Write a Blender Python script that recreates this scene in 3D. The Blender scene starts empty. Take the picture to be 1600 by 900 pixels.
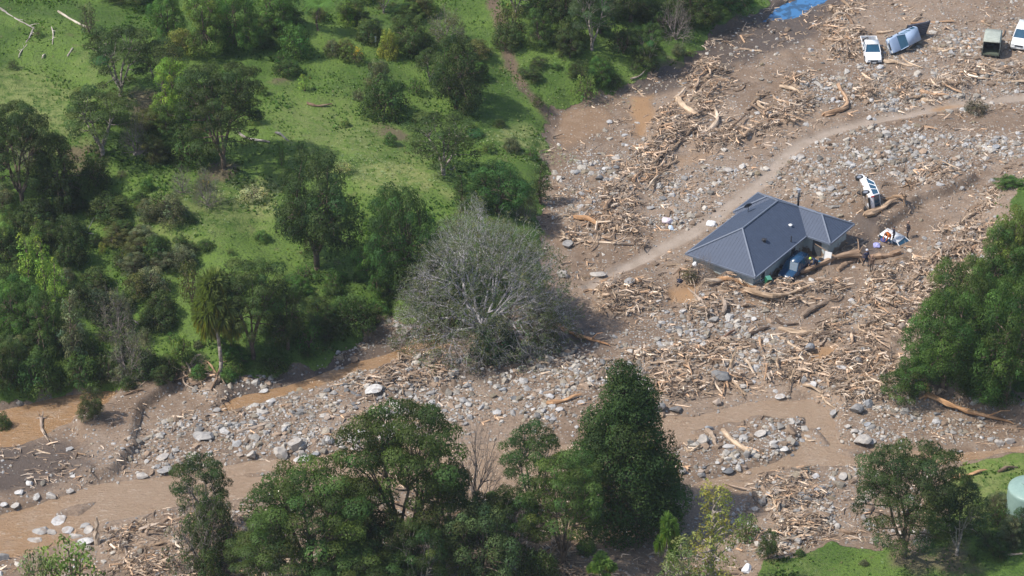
import bpy, bmesh, math, random
import numpy as np
from math import radians, sin, cos, tan, pi, sqrt, atan2, degrees
from mathutils import Vector, Matrix, Euler

HAZE = True
SC = bpy.context.scene
COL = SC.collection
rng = np.random.default_rng(7)
random.seed(7)

# ------------------------------------------------------------------ camera
PITCH = radians(31); DIST = 220.0; HFOV = radians(22.9)
FPX = 800 / tan(HFOV / 2)
CAMP = np.array([0, -DIST * cos(PITCH), DIST * sin(PITCH)])
FW = np.array([0, cos(PITCH), -sin(PITCH)]); UPV = np.array([0, sin(PITCH), cos(PITCH)]); RT = np.array([1.0, 0, 0])
cam = bpy.data.cameras.new('camera'); co = bpy.data.objects.new('camera', cam); COL.objects.link(co)
co.location = CAMP; co.rotation_euler = (pi / 2 - PITCH, 0, 0)
cam.sensor_width = 36; cam.angle = HFOV; cam.clip_start = 1; cam.clip_end = 9000
SC.camera = co

# ------------------------------------------------------------------ world, sun, exposure
SUN = Vector((-0.57, -0.16, 0.80)).normalized()
w = bpy.data.worlds.new('World'); SC.world = w; w.use_nodes = True
nt = w.node_tree; nt.nodes.clear()
sky = nt.nodes.new('ShaderNodeTexSky'); sky.sky_type = 'NISHITA'; sky.sun_disc = False
sky.sun_elevation = math.asin(SUN.z); sky.sun_rotation = atan2(SUN.x, SUN.y)
sky.air_density = 1.0; sky.dust_density = 1.5
bg = nt.nodes.new('ShaderNodeBackground'); bg.inputs[1].default_value = 0.13
wo = nt.nodes.new('ShaderNodeOutputWorld')
nt.links.new(sky.outputs[0], bg.inputs[0]); nt.links.new(bg.outputs[0], wo.inputs[0])
sl = bpy.data.lights.new('sun', 'SUN'); sl.energy = 3.6; sl.angle = radians(0.9); sl.color = (1.0, 0.94, 0.86)
so = bpy.data.objects.new('sun', sl); COL.objects.link(so)
so.rotation_euler = SUN.to_track_quat('Z', 'Y').to_euler()
SC.view_settings.view_transform = 'Standard'; SC.view_settings.look = 'None'
SC.view_settings.exposure = 0.48; SC.view_settings.gamma = 1; SC.view_settings.use_curve_mapping = False
SC.render.engine = 'CYCLES'
SC.cycles.max_bounces = 5; SC.cycles.diffuse_bounces = 2; SC.cycles.transmission_bounces = 3; SC.cycles.glossy_bounces = 2

# ------------------------------------------------------------------ maths
def P(x, y, z=0.0):
    """the point of the valley, at height z, seen at photo position x,y"""
    d = FW + (x - 800) / FPX * RT - (y - 450) / FPX * UPV
    return CAMP + d * ((z - CAMP[2]) / d[2])

def sstep(a, b, x):
    t = np.clip((x - a) / (b - a), 0, 1); return t * t * (3 - 2 * t)

_lat = np.random.default_rng(3).random((256, 256))
def vnoise(x, y):
    xi = np.floor(x).astype(int); yi = np.floor(y).astype(int)
    fx = x - xi; fy = y - yi; fx = fx * fx * (3 - 2 * fx); fy = fy * fy * (3 - 2 * fy)
    a = _lat[xi % 256, yi % 256]; b = _lat[(xi + 1) % 256, yi % 256]
    c = _lat[xi % 256, (yi + 1) % 256]; d = _lat[(xi + 1) % 256, (yi + 1) % 256]
    return (a * (1 - fx) + b * fx) * (1 - fy) + (c * (1 - fx) + d * fx) * fy
def fbm(x, y, s, o=4, off=0.0):
    """noise -1..1 of wavelength s metres"""
    x = np.asarray(x, float) / s + off + 37.3; y = np.asarray(y, float) / s + off * 1.7 + 11.9
    t = 0; a = 1; n = 0
    for _ in range(o):
        t = t + a * (vnoise(x, y) * 2 - 1); n += a; a *= .5; x = x * 2.03 + 5.1; y = y * 2.03 + 9.2
    return t / n * 1.6

def segdist(x, y, pts):
    d = np.full(np.shape(x), 1e9)
    for (ax, ay), (bx, by) in zip(pts[:-1], pts[1:]):
        vx, vy = bx - ax, by - ay
        t = np.clip(((x - ax) * vx + (y - ay) * vy) / (vx * vx + vy * vy + 1e-9), 0, 1)
        d = np.minimum(d, np.hypot(x - ax - t * vx, y - ay - t * vy))
    return d
def sdpoly(x, y, pts):
    """signed distance, positive inside"""
    d = segdist(x, y, list(pts) + [pts[0]])
    ins = np.zeros(np.shape(x), bool)
    n = len(pts)
    for i in range(n):
        ax, ay = pts[i]; bx, by = pts[(i + 1) % n]
        c = ((ay > y) != (by > y))
        with np.errstate(divide='ignore', invalid='ignore'):
            xc = (bx - ax) * (y - ay) / (by - ay + 1e-12) + ax
        ins ^= c & (x < xc)
    return np.where(ins, d, -d)

class Zone:
    """soft area of the valley floor given by outlines and bands"""
    def __init__(s, polys=(), lines=(), soft=.8, warp=1.2, gain=None):
        s.polys = [[tuple(P(a, b)[:2]) for a, b in p] for p in polys]
        s.lines = [([tuple(P(a, b)[:2]) for a, b in p], wd) for p, wd in lines]
        s.soft = soft; s.warp = warp
    def sd(s, x, y):
        d = np.full(np.shape(x), -1e3)
        wn = fbm(x, y, 3.5, 3, 4.0) * s.warp
        for p in s.polys: d = np.maximum(d, sdpoly(x, y, p))
        for p, wd in s.lines: d = np.maximum(d, wd / 2 - segdist(x, y, p))
        return d + wn
    def __call__(s, x, y):
        return sstep(-s.soft, s.soft, s.sd(x, y))

# ------------------------------------------------------------------ zones of the place
FOOT = [(1360,-160),(1260,-40),(1185,22),(1110,62),(1050,112),(990,137),(930,160),(895,165),(872,188),(868,250),(856,300),
        (842,345),(860,400),(850,470),(760,518),(640,515),(600,492),(560,545),(480,578),(400,592),(350,603),(300,596),(200,600),
        (100,620),(0,638),(-150,660),(-500,700)]
HILLP = [tuple(P(a, b)[:2]) for a, b in FOOT] + [(-3000, -60), (-3000, 3000), (260, 3000), (130, 200)]
RIGHTP = [tuple(P(a, b)[:2]) for a, b in [(1900,640),(1600,665),(1500,645),(1395,640),(1400,560),(1440,500),(1520,440),(1545,300),(1600,285),(1900,240)]] + [(400, 120), (400, -30)]
LOWRP = [tuple(P(a, b)[:2]) for a, b in [(1140,960),(1175,885),(1300,850),(1420,868),(1452,830),(1450,770),(1480,728),(1600,715),(1900,690)]] + [(700, -60), (700, -900), (20, -900)]
LOWLP = [tuple(P(a, b)[:2]) for a, b in [(1140,960),(1000,890),(880,800),(740,770),(520,790),(360,840),(240,900),(120,900),(-200,960)]] + [(-700, -100), (-700, -900), (20, -900)]
WATER = Zone(polys=[
    [(-300,640),(0,640),(60,628),(120,615),(170,602),(195,610),(175,635),(130,655),(90,662),(30,682),(0,688),(-300,720)],
    [(-400,850),(0,800),(60,780),(150,757),(240,742),(330,722),(420,716),(520,705),(700,690),(900,690),(1000,700),(1060,760),(900,800),(760,780),(530,750),(420,765),(330,782),(220,803),(150,815),(100,838),(60,852),(0,868),(-400,930)],
    [(1040,650),(1130,642),(1180,622),(1270,620),(1305,640),(1268,650),(1180,655),(1060,690),(1000,700),(1000,665)],
    [(1255,640),(1300,640),(1310,690),(1380,697),(1500,702),(1600,693),(1900,680),(1900,705),(1600,712),(1500,722),(1420,735),(1330,722),(1260,722),(1180,745),(1150,765),(1080,770),(1060,760),(1150,735),(1250,700)],
    [(650,524),(700,525),(690,546),(620,562),(560,578),(480,603),(400,624),(350,636),(345,630),(400,614),(440,603),(500,586),(560,560),(610,545)]],
    lines=[([(0,655),(120,635)], 1.5)], soft=.9, warp=.55)
BLUEW = Zone(polys=[[(1195,30),(1215,10),(1250,-8),(1310,-25),(1290,2),(1255,12),(1235,24)]], soft=.5, warp=.5)
TRACK = Zone(lines=[([(1800,140),(1600,153),(1500,163),(1440,176),(1380,186),(1300,206),(1250,226),(1215,256),(1190,286),(1160,306),(1110,345),(1060,376),(1030,391),(960,428),(925,450)], 1.3)], soft=.35, warp=.2)
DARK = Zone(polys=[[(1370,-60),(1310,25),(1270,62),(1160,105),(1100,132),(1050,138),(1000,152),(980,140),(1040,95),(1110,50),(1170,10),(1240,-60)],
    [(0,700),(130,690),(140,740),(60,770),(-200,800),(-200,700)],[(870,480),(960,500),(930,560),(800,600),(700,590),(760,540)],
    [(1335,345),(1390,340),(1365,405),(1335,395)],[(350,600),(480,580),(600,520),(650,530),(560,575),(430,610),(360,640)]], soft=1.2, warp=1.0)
GRAV = Zone(polys=[[(230,690),(260,650),(420,622),(560,592),(700,570),(900,540),(940,600),(900,650),(700,640),(640,690),(520,712),(400,716),(260,745)],
    [(1180,470),(1080,480),(1000,520),(960,570),(1010,600),(1100,560),(1180,590),(1260,500)],
    [(1150,680),(1200,655),(1290,640),(1300,690),(1180,738),(1090,745),(1060,700),(1060,670)],
    [(1300,640),(1360,625),(1480,640),(1580,690),(1500,698),(1330,690)],
    [(1180,262),(1300,225),(1450,200),(1600,210),(1600,235),(1450,290),(1300,310),(1230,300)],
    [(1400,60),(1500,40),(1620,45),(1620,70),(1500,80),(1400,110)],
    [(930,240),(1000,210),(1010,260),(960,320),(880,340),(890,270)],[(1020,300),(1120,250),(1180,270),(1110,330),(1030,350)],
    [(1250,130),(1450,95),(1640,110),(1640,150),(1400,175),(1250,170)],
    [(190,700),(215,690),(300,640),(280,680),(230,740),(160,745)],[(1300,480),(1420,420),(1500,400),(1420,470),(1330,500)],
    [(1180,770),(1320,750),(1400,830),(1250,860),(1170,850)],[(380,590),(500,560),(620,515),(640,525),(560,556),(440,595)]],
    soft=2.2, warp=2.0)
JAM = Zone(polys=[[(1360,440),(1545,320),(1530,440),(1440,500),(1400,560),(1390,620),(1320,640),(1240,600),(1130,600),(1040,625),(1000,560),(1100,540),(1230,540),(1330,480)],
    [(930,450),(1010,440),(1060,470),(980,500),(930,490)],[(1060,440),(1330,450),(1300,470),(1180,470),(1100,500),(1060,480)],
    [(190,835),(330,800),(440,860),(440,960),(180,960)],[(270,570),(350,560),(345,625),(300,620)],[(560,590),(640,570),(740,580),(690,610),(580,625)],
    [(1185,745),(1260,735),(1275,790),(1200,805)],[(820,830),(930,820),(940,960),(800,960)],[(1180,800),(1300,800),(1330,850),(1210,865)],
    [(1340,130),(1500,135),(1500,160),(1350,160)],[(1490,105),(1640,108),(1640,128),(1500,128)],[(880,340),(1000,340),(1000,390),(890,390)],[(1280,20),(1330,10),(1345,85),(1300,90)]],
    lines=[([(1120,110),(1085,170),(1050,215),(1010,270),(980,320),(945,365)], 3.2),([(1250,130),(1240,165),(1200,200),(1110,228)], 3.0),
           ([(1420,300),(1470,262)], 1.3),([(1080,80),(1180,60)],.8)], soft=1.1, warp=1.3)
SCARP = Zone(polys=[[(105,650),(190,605),(268,597),(272,606),(225,640),(205,690),(215,700),(180,742),(140,750),(110,730),(130,690)],
    [(1335,345),(1400,318),(1440,300),(1500,270),(1530,280),(1440,318),(1405,345),(1370,372)]], soft=.25, warp=.3)
BARS = Zone(polys=[[(1075,672),(1130,655),(1190,645),(1240,648),(1180,662),(1100,678)],[(1310,700),(1350,692),(1370,704),(1330,712)],[(1130,750),(1180,738),(1240,728),(1230,738),(1170,752)]],
    lines=[([(300,752),(380,738),(430,734)],.7),([(90,800),(150,780)],.5),([(1270,668),(1290,690)],.8)], soft=.5, warp=.8)
MOUND = Zone(lines=[([(1075,428),(1110,443),(1150,452),(1190,458),(1225,452)], 1.6), ([(1290,415),(1330,400)], 1.2)], soft=1.1, warp=.6)
ORANGE = Zone(polys=[[(983,150),(1022,148),(1018,190),(1006,218),(994,216)],[(1455,172),(1480,164),(1500,166),(1470,174)],[(1040,455),(1085,450),(1080,478),(1045,475)],[(1260,545),(1310,545),(1300,575),(1265,570)]], soft=.5, warp=.4)
MUDPOOL = Zone(polys=[[(880,178),(905,170),(945,168),(958,180),(940,205),(900,220),(880,232),(872,210)],[(1050,250),(1110,235),(1120,242),(1060,262)]], soft=.4, warp=.4)

def hill_d(x, y): return sdpoly(x, y, HILLP) + fbm(x, y, 5, 3, 2.0) * .8
def height(x, y):
    x = np.asarray(x, float); y = np.asarray(y, float)
    dh = hill_d(x, y); dr = sdpoly(x, y, RIGHTP) + fbm(x, y, 4, 3, 6.0) * .7
    dl = sdpoly(x, y, LOWRP) + fbm(x, y, 4, 3, 8.) * .5; dll = sdpoly(x, y, LOWLP)
    wa = WATER(x, y) * (1 - .8 * BARS(x, y)); bl = BLUEW(x, y); tr = TRACK(x, y); jm = JAM(x, y); gr = GRAV(x, y)
    n = fbm(x, y, 9, 4) * .28 + fbm(x, y, 1.6, 3, 3.) * .10
    v = np.maximum(n, -.12) + jm * (.25 + .3 * np.abs(fbm(x, y, 1.1, 3, 5.))) + gr * .12 + SCARP(x, y) * .8 + MOUND(x, y) * .75
    v = v * (1 - tr) + tr * (-.05 + .02 * n) + sstep(.45, .0, np.abs(tr - .35)) * .12
    v = v * (1 - MUDPOOL(x, y)) * (1 - ORANGE(x, y) * .9)
    v = np.maximum(v, -.12)
    v = v * (1 - wa) - .75 * wa
    v = v * (1 - bl) - .75 * bl
    h = sstep(-.3, 2.2, dh) * .9 + 40 * (1 - np.exp(-np.maximum(dh, 0) * .20 / 40)) + sstep(0, 8, dh) * (fbm(x, y, 14, 3, 9.) * .7 + fbm(x, y, 2.2, 3) * .12)
    h = h + sstep(-.3, 1.5, dr) * 1.2 + 30 * (1 - np.exp(-np.maximum(dr, 0) * .12 / 30))
    h = h + sstep(-.8, .8, dl) * .8 + sstep(-2.5, 1.5, dll) * .8 + 8 * (1 - np.exp(-np.maximum(np.maximum(dl, dll), 0) * .03 / 8))
    keep = np.maximum.reduce([sstep(.2, 1.2, dh), sstep(.2, 1.2, dr), sstep(0, 1, dl), sstep(0, 1.5, dll)])
    far = sstep(110, 600, np.hypot(x, y))
    return v * (1 - keep) + h + far * (25 + 25 * fbm(x, y, 260, 4))

# ground grid
def axis(a, b, st, far, n):
    c = np.arange(a, b + 1e-6, st); g = np.geomspace(1.0, far, n)
    return np.concatenate([(a - g)[::-1], c, b + g])
GX = axis(-74, 74, .28, 2600, 34); GY = axis(-56, 80, .28, 2600, 34)
XX, YY = np.meshgrid(GX, GY)
HH = height(XX, YY)
def hz(x, y):
    x = np.asarray(x, float); y = np.asarray(y, float)
    i = np.clip(np.searchsorted(GX, x) - 1, 0, len(GX) - 2); j = np.clip(np.searchsorted(GY, y) - 1, 0, len(GY) - 2)
    fx = np.clip((x - GX[i]) / (GX[i + 1] - GX[i]), 0, 1); fy = np.clip((y - GY[j]) / (GY[j + 1] - GY[j]), 0, 1)
    return (HH[j, i] * (1 - fx) + HH[j, i + 1] * fx) * (1 - fy) + (HH[j + 1, i] * (1 - fx) + HH[j + 1, i + 1] * fx) * fy
def G(px, py):
    """ground point seen at photo position"""
    d = FW + (px - 800) / FPX * RT - (py - 450) / FPX * UPV
    t0, t1 = (45 - CAMP[2]) / d[2], (-3 - CAMP[2]) / d[2]
    t = np.linspace(t0, t1, 500); q = CAMP[:, None] + d[:, None] * t
    k = np.argmax(q[2] < hz(q[0], q[1])); a, b = t[max(k - 1, 0)], t[k]
    for _ in range(14):
        m = (a + b) / 2; p = CAMP + d * m
        if p[2] < hz(p[0], p[1]): b = m
        else: a = m
    q = CAMP + d * b
    return P(px, py, -.27) if q[2] < -.27 else q
def pxm(p):
    """photo pixels per metre at a point"""
    return FPX / float(np.dot(np.asarray(p) - CAMP, FW))

# ------------------------------------------------------------------ object helpers
def tag(o, label=None, cat=None, group=None, kind=None):
    if label: o['label'] = label
    if cat: o['category'] = cat
    if group: o['group'] = group
    if kind: o['kind'] = kind
    return o
def empty(name, loc=(0, 0, 0), rot=(0, 0, 0)):
    o = bpy.data.objects.new(name, None); COL.objects.link(o); o.location = loc; o.rotation_euler = rot; o.empty_display_size = .2
    return o
def link(name, me, parent=None, color=None):
    o = bpy.data.objects.new(name, me); COL.objects.link(o)
    if parent: o.parent = parent
    if color is not None: o.color = (*color, 1)
    return o
def npmesh(name, V, F, mat, tint=None, smooth=False, attrs=None, nrm=None):
    V = np.asarray(V, np.float32); me = bpy.data.meshes.new(name)
    groups = F if isinstance(F, list) else [F]
    groups = [np.asarray(g, np.int32) for g in groups if len(g)]
    nl = sum(g.size for g in groups); nf = sum(len(g) for g in groups)
    me.vertices.add(len(V)); me.vertices.foreach_set('co', V.ravel())
    me.loops.add(nl); me.loops.foreach_set('vertex_index', np.concatenate([g.ravel() for g in groups]))
    me.polygons.add(nf)
    tot = np.concatenate([np.full(len(g), g.shape[1], np.int32) for g in groups])
    st = np.concatenate([[0], np.cumsum(tot)[:-1]]).astype(np.int32)
    me.polygons.foreach_set('loop_start', st)
    me.polygons.foreach_set('use_smooth', np.full(nf, smooth))
    me.update(calc_edges=True)
    if tint is not None: attrs = dict(attrs or {}, tint=tint)
    for k, c in (attrs or {}).items():
        c = np.asarray(c, np.float32)
        if c.shape[1] == 3: c = np.hstack([c, np.ones((len(c), 1), np.float32)])
        a = me.color_attributes.new(k, 'FLOAT_COLOR', 'POINT'); a.data.foreach_set('color', c.ravel())
    for m in (mat if isinstance(mat, (list, tuple)) else [mat]): me.materials.append(m)
    if nrm is not None:
        me.polygons.foreach_set('use_smooth', np.ones(nf, bool)); me.normals_split_custom_set_from_vertices(np.asarray(nrm, np.float32))
    return me
def bmo(name, bm, mat, parent=None, smooth=False, color=None):
    me = bpy.data.meshes.new(name); bmesh.ops.recalc_face_normals(bm, faces=bm.faces); bm.to_mesh(me); bm.free()
    for m in (mat if isinstance(mat, (list, tuple)) else [mat]): me.materials.append(m)
    if smooth:
        for p in me.polygons: p.use_smooth = True
    return link(name, me, parent, color)
def box(bm, c, s, rz=0, M=None, bev=0):
    m = Matrix.Translation(c) @ Matrix.Rotation(rz, 4, 'Z') @ Matrix.Diagonal((s[0], s[1], s[2], 1))
    if M is not None: m = M @ m
    r = bmesh.ops.create_cube(bm, size=1, matrix=m)
    if bev:
        es = list({e for v in r['verts'] for e in v.link_edges})
        bmesh.ops.bevel(bm, geom=es, offset=bev, segments=2, affect='EDGES')
def cyl(bm, a, b, r0, r1=None, n=12, caps=True):
    a = Vector(a); b = Vector(b); d = b - a
    m = Matrix.Translation((a + b) / 2) @ d.to_track_quat('Z', 'Y').to_matrix().to_4x4()
    bmesh.ops.create_cone(bm, cap_ends=caps, segments=n, radius1=r0, radius2=r0 if r1 is None else r1, depth=d.length, matrix=m)
def tubes(A, B, RA, RB, n=5):
    """many tapered tubes at once -> V, F"""
    A = np.asarray(A, float); B = np.asarray(B, float); RA = np.asarray(RA, float); RB = np.asarray(RB, float)
    d = B - A; L = np.linalg.norm(d, axis=1, keepdims=True) + 1e-9; d = d / L
    up = np.where(np.abs(d[:, 2:3]) > .9, np.array([[1., 0, 0]]), np.array([[0, 0, 1.]]))
    u = np.cross(d, up); u /= np.linalg.norm(u, axis=1, keepdims=True); v = np.cross(d, u)
    th = np.arange(n) * 2 * pi / n
    ring = u[:, None] * np.cos(th)[None, :, None] + v[:, None] * np.sin(th)[None, :, None]
    V0 = A[:, None] + ring * RA[:, None, None]; V1 = B[:, None] + ring * RB[:, None, None]
    V = np.concatenate([V0, V1], 1).reshape(-1, 3)
    k = np.arange(n); q = np.stack([k, (k + 1) % n, n + (k + 1) % n, n + k], 1)
    F = (np.arange(len(A))[:, None, None] * 2 * n + q[None]).reshape(-1, 4)
    cap = (np.arange(len(A))[:, None] * 2 * n + np.concatenate([[*range(n)]])[None]).reshape(-1, n)
    return V, F, [cap[:, ::-1], cap + n]
def tubemesh(name, segs, mat, n=5, tint=None, smooth=True):
    A = [s[0] for s in segs]; B = [s[1] for s in segs]; RA = [s[2] for s in segs]; RB = [s[3] for s in segs]
    V, F, caps = tubes(A, B, RA, RB, n)
    return npmesh(name, V, [F] + caps, mat, smooth=smooth)

# ------------------------------------------------------------------ materials
class N:
    def __init__(s, name):
        s.m = bpy.data.materials.new(name); s.m.use_nodes = True; s.t = s.m.node_tree; s.t.nodes.clear()
        s.out = s.t.nodes.new('ShaderNodeOutputMaterial')
        s.b = s.t.nodes.new('ShaderNodeBsdfPrincipled'); s.t.links.new(s.b.outputs[0], s.out.inputs[0])
    def node(s, ty, **kw):
        n = s.t.nodes.new(ty)
        for k, v in kw.items(): setattr(n, k, v)
        return n
    def set(s, inp, v):
        if hasattr(v, 'is_linked') or isinstance(v, bpy.types.NodeSocket): s.t.links.new(v, inp)
        elif isinstance(v, (tuple, list)) and len(v) == 3 and inp.type == 'RGBA': inp.default_value = (*v, 1)
        else: inp.default_value = v
    def geo(s):
        return s.node('ShaderNodeNewGeometry').outputs['Position']
    def objc(s):
        return s.node('ShaderNodeTexCoord').outputs['Object']
    def noise(s, scale, detail=4, vec=None, rough=.6, col=False, dist=0):
        n = s.node('ShaderNodeTexNoise'); n.inputs['Scale'].default_value = scale; n.inputs['Detail'].default_value = detail
        n.inputs['Roughness'].default_value = rough; n.inputs['Distortion'].default_value = dist
        s.set(n.inputs['Vector'], vec if vec is not None else s.geo())
        return n.outputs[1 if col else 0]
    def voro(s, scale, vec=None, out='Distance', feat='F1', rnd=1):
        n = s.node('ShaderNodeTexVoronoi'); n.feature = feat; n.inputs['Scale'].default_value = scale; n.inputs['Randomness'].default_value = rnd
        s.set(n.inputs['Vector'], vec if vec is not None else s.geo()); return n.outputs[out]
    def mix(s, f, a, b, mode='MIX'):
        n = s.node('ShaderNodeMix', data_type='RGBA', blend_type=mode)
        s.set(n.inputs[0], f); s.set(n.inputs[6], a); s.set(n.inputs[7], b); return n.outputs[2]
    def math(s, op, a, b=0.0, c=None):
        n = s.node('ShaderNodeMath', operation=op); s.set(n.inputs[0], a); s.set(n.inputs[1], b)
        if c is not None: s.set(n.inputs[2], c)
        return n.outputs[0]
    def ramp(s, f, lo, hi):
        n = s.node('ShaderNodeMapRange'); s.set(n.inputs[0], f); n.inputs[1].default_value = lo; n.inputs[2].default_value = hi
        n.interpolation_type = 'SMOOTHSTEP'; return n.outputs[0]
    def sep(s, v):
        n = s.node('ShaderNodeSeparateColor'); s.set(n.inputs[0], v); return n.outputs
    def attr(s, name):
        return s.node('ShaderNodeAttribute', attribute_name=name).outputs['Color']
    def ocol(s):
        return s.node('ShaderNodeObjectInfo').outputs['Color']
    def bump(s, h, strength=.5, dist=.05):
        n = s.node('ShaderNodeBump'); n.inputs['Strength'].default_value = strength; n.inputs['Distance'].default_value = dist
        s.set(n.inputs['Height'], h); s.t.links.new(n.outputs[0], s.b.inputs['Normal']); return n
    def fin(s, col, rough=.8, spec=.3, metal=0):
        s.set(s.b.inputs['Base Color'], col); s.set(s.b.inputs['Roughness'], rough)
        s.b.inputs['Specular IOR Level'].default_value = spec; s.b.inputs['Metallic'].default_value = metal
        return s.m

def m_plain(name, c, rough=.6, spec=.4, metal=0, var=.18, scale=3, bump=0):
    n = N(name); v = n.noise(scale, 4, n.objc())
    k = n.ramp(v, .25, .75)
    c0 = tuple(x * (1 - var) for x in c); c1 = tuple(min(x * (1 + var), 1) for x in c)
    if bump: n.bump(n.noise(scale * 5, 4, n.objc()), bump, .03)
    return n.fin(n.mix(k, c0, c1), rough, spec, metal)
def m_dirty(name, c, rough=.35, spec=.5, metal=0, mud=(.2, .145, .1), top=.6):
    """paint with mud spatter low down"""
    n = N(name); p = n.objc(); z = n.node('ShaderNodeSeparateXYZ'); n.set(z.inputs[0], p)
    v = n.noise(2.2, 5, p); k = n.math('SUBTRACT', n.math('ADD', v, n.math('MULTIPLY', n.ramp(z.outputs[2], top, 0), .38)), .10)
    k = n.ramp(k, .5, .68)
    r = n.math('ADD', n.math('MULTIPLY', k, .5), rough)
    return n.fin(n.mix(k, c, mud), r, spec, metal)

def ground_material():
    n = N('ground_soil'); a = n.sep(n.attr('za')); b = n.sep(n.attr('zb')); p = n.geo()
    grass, grav, dark = a[0], a[1], a[2]; track, orange, yellow = b[0], b[1], b[2]
    zd = n.sep(n.attr('zd')); big = zd[0]; mid = n.noise(.7, 4, p); fine = n.noise(4.5, 5, p, .7); vf = n.noise(14, 2, p, .7)
    mud = n.mix(n.ramp(big, .35, .65), (.195, .137, .094), (.268, .198, .143))
    mud = n.mix(n.math('MULTIPLY', n.ramp(mid, .42, .72), .6), mud, (.30, .238, .185))
    mud = n.mix(n.math('MULTIPLY', n.ramp(fine, .55, .35), .55), mud, (.105, .075, .055))
    # small stones pressed into the mud
    st = None; hsum = None
    for sc, thr in ((3.6, .42), (7.5, .52)):
        vn = n.node('ShaderNodeTexVoronoi'); vn.inputs['Scale'].default_value = sc; n.set(vn.inputs['Vector'], p)
        d = vn.outputs['Distance']; c = n.sep(vn.outputs['Color'])
        present = n.math('GREATER_THAN', n.math('ADD', c[0], n.math('MULTIPLY', grav, .42)), thr + .38)
        shape = n.ramp(d, .42, .30)
        f = n.math('MULTIPLY', present, shape)
        f = n.math('MULTIPLY', f, n.ramp(grass, .6, .2))
        col = n.mix(c[1], (.17, .165, .16), (.46, .43, .39))
        col = n.mix(n.math('MULTIPLY', n.math('GREATER_THAN', c[2], .8), .8), col, (.33, .26, .19))
        mud = n.mix(f, mud, col)
        hh = n.math('MULTIPLY', f, .3 / sc * 3)
        hsum = hh if hsum is None else n.math('ADD', hsum, hh)
    # splinters
    mp = n.node('ShaderNodeMapping'); mp.inputs['Scale'].default_value = (2.2, 9, 4); mp.inputs['Rotation'].default_value = (0, 0, .95); n.set(mp.inputs[0], p)
    spl = n.noise(1.2, 5, mp.outputs[0], .7); wj = n.sep(n.attr('zc'))
    mud = n.mix(n.math('MULTIPLY', n.ramp(spl, .52, .62), n.math('MULTIPLY', wj[0], .75)), mud, (.42, .31, .215))
    mud = n.mix(n.math('MULTIPLY', n.ramp(spl, .46, .36), n.math('MULTIPLY', wj[0], .6)), mud, (.08, .055, .04))
    mud = n.mix(n.math('MULTIPLY', track, n.ramp(vf, .3, .45)), mud, n.mix(n.ramp(mid, .3, .7), (.29, .235, .185), (.36, .295, .24)))
    mud = n.mix(orange, mud, n.mix(mid, (.26, .155, .08), (.36, .23, .13)))
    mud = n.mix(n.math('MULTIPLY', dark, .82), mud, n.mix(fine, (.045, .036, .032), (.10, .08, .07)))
    # grass
    g1 = zd[1]; g2 = n.noise(1.1, 4, p, .7); g3 = fine
    gr = n.mix(n.ramp(g1, .38, .62), (.072, .135, .021), (.132, .212, .038))
    gr = n.mix(n.math('MULTIPLY', n.ramp(g2, .45, .7), .6), gr, (.125, .18, .05))
    gr = n.mix(n.math('MULTIPLY', n.ramp(g3, .52, .34), .6), gr, (.028, .052, .018))
    gr = n.mix(n.math('MULTIPLY', n.ramp(n.noise(.5, 4, p, .8), .6, .7), .45), gr, (.17, .14, .07))
    gr = n.mix(n.math('MULTIPLY', yellow, n.ramp(g2, .35, .6)), gr, (.26, .29, .10))
    gr = n.mix(wj[1], gr, n.mix(fine, (.12, .085, .055), (.22, .165, .115)))
    edge = n.ramp(n.math('ADD', grass, n.math('MULTIPLY', n.math('SUBTRACT', g2, .5), .9)), .42, .6)
    col = n.mix(edge, mud, gr)
    hgt = n.math('ADD', n.math('MULTIPLY', fine, .5), n.math('ADD', n.math('MULTIPLY', vf, .22), hsum))
    hgt = n.math('ADD', hgt, n.math('MULTIPLY', n.math('MULTIPLY', g3, edge), 1.2))
    hgt = n.math('MULTIPLY', hgt, n.math('SUBTRACT', 1, n.math('MULTIPLY', track, .6)))
    n.bump(hgt, .9, .16)
    rough = n.math('SUBTRACT', .9, n.math('MULTIPLY', dark, .35))
    return n.fin(col, rough, .25)

def water_material():
    n = N('silty_water'); p = n.geo(); t = n.sep(n.attr('tone'))
    c = n.mix(t[0], (.35, .248, .165), (.36, .215, .105))
    v = n.noise(.35, 5, p); c = n.mix(n.math('MULTIPLY', n.ramp(v, .45, .7), .5), c, (.40, .30, .215))
    mp = n.node('ShaderNodeMapping'); mp.inputs['Scale'].default_value = (1, 2.6, 1); mp.inputs['Rotation'].default_value = (0, 0, -.3); n.set(mp.inputs[0], p)
    r = n.noise(1.6, 6, mp.outputs[0], .7, dist=.6)
    c = n.mix(n.math('MULTIPLY', n.ramp(r, .56, .68), .75), c, (.52, .43, .34))
    c = n.mix(n.math('MULTIPLY', n.ramp(r, .44, .3), .6), c, (.24, .165, .11))
    n.bump(n.math('ADD', r, n.math('MULTIPLY', n.noise(7, 3, mp.outputs[0]), .4)), 1.0, .22)
    return n.fin(c, .13, .5)

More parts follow.
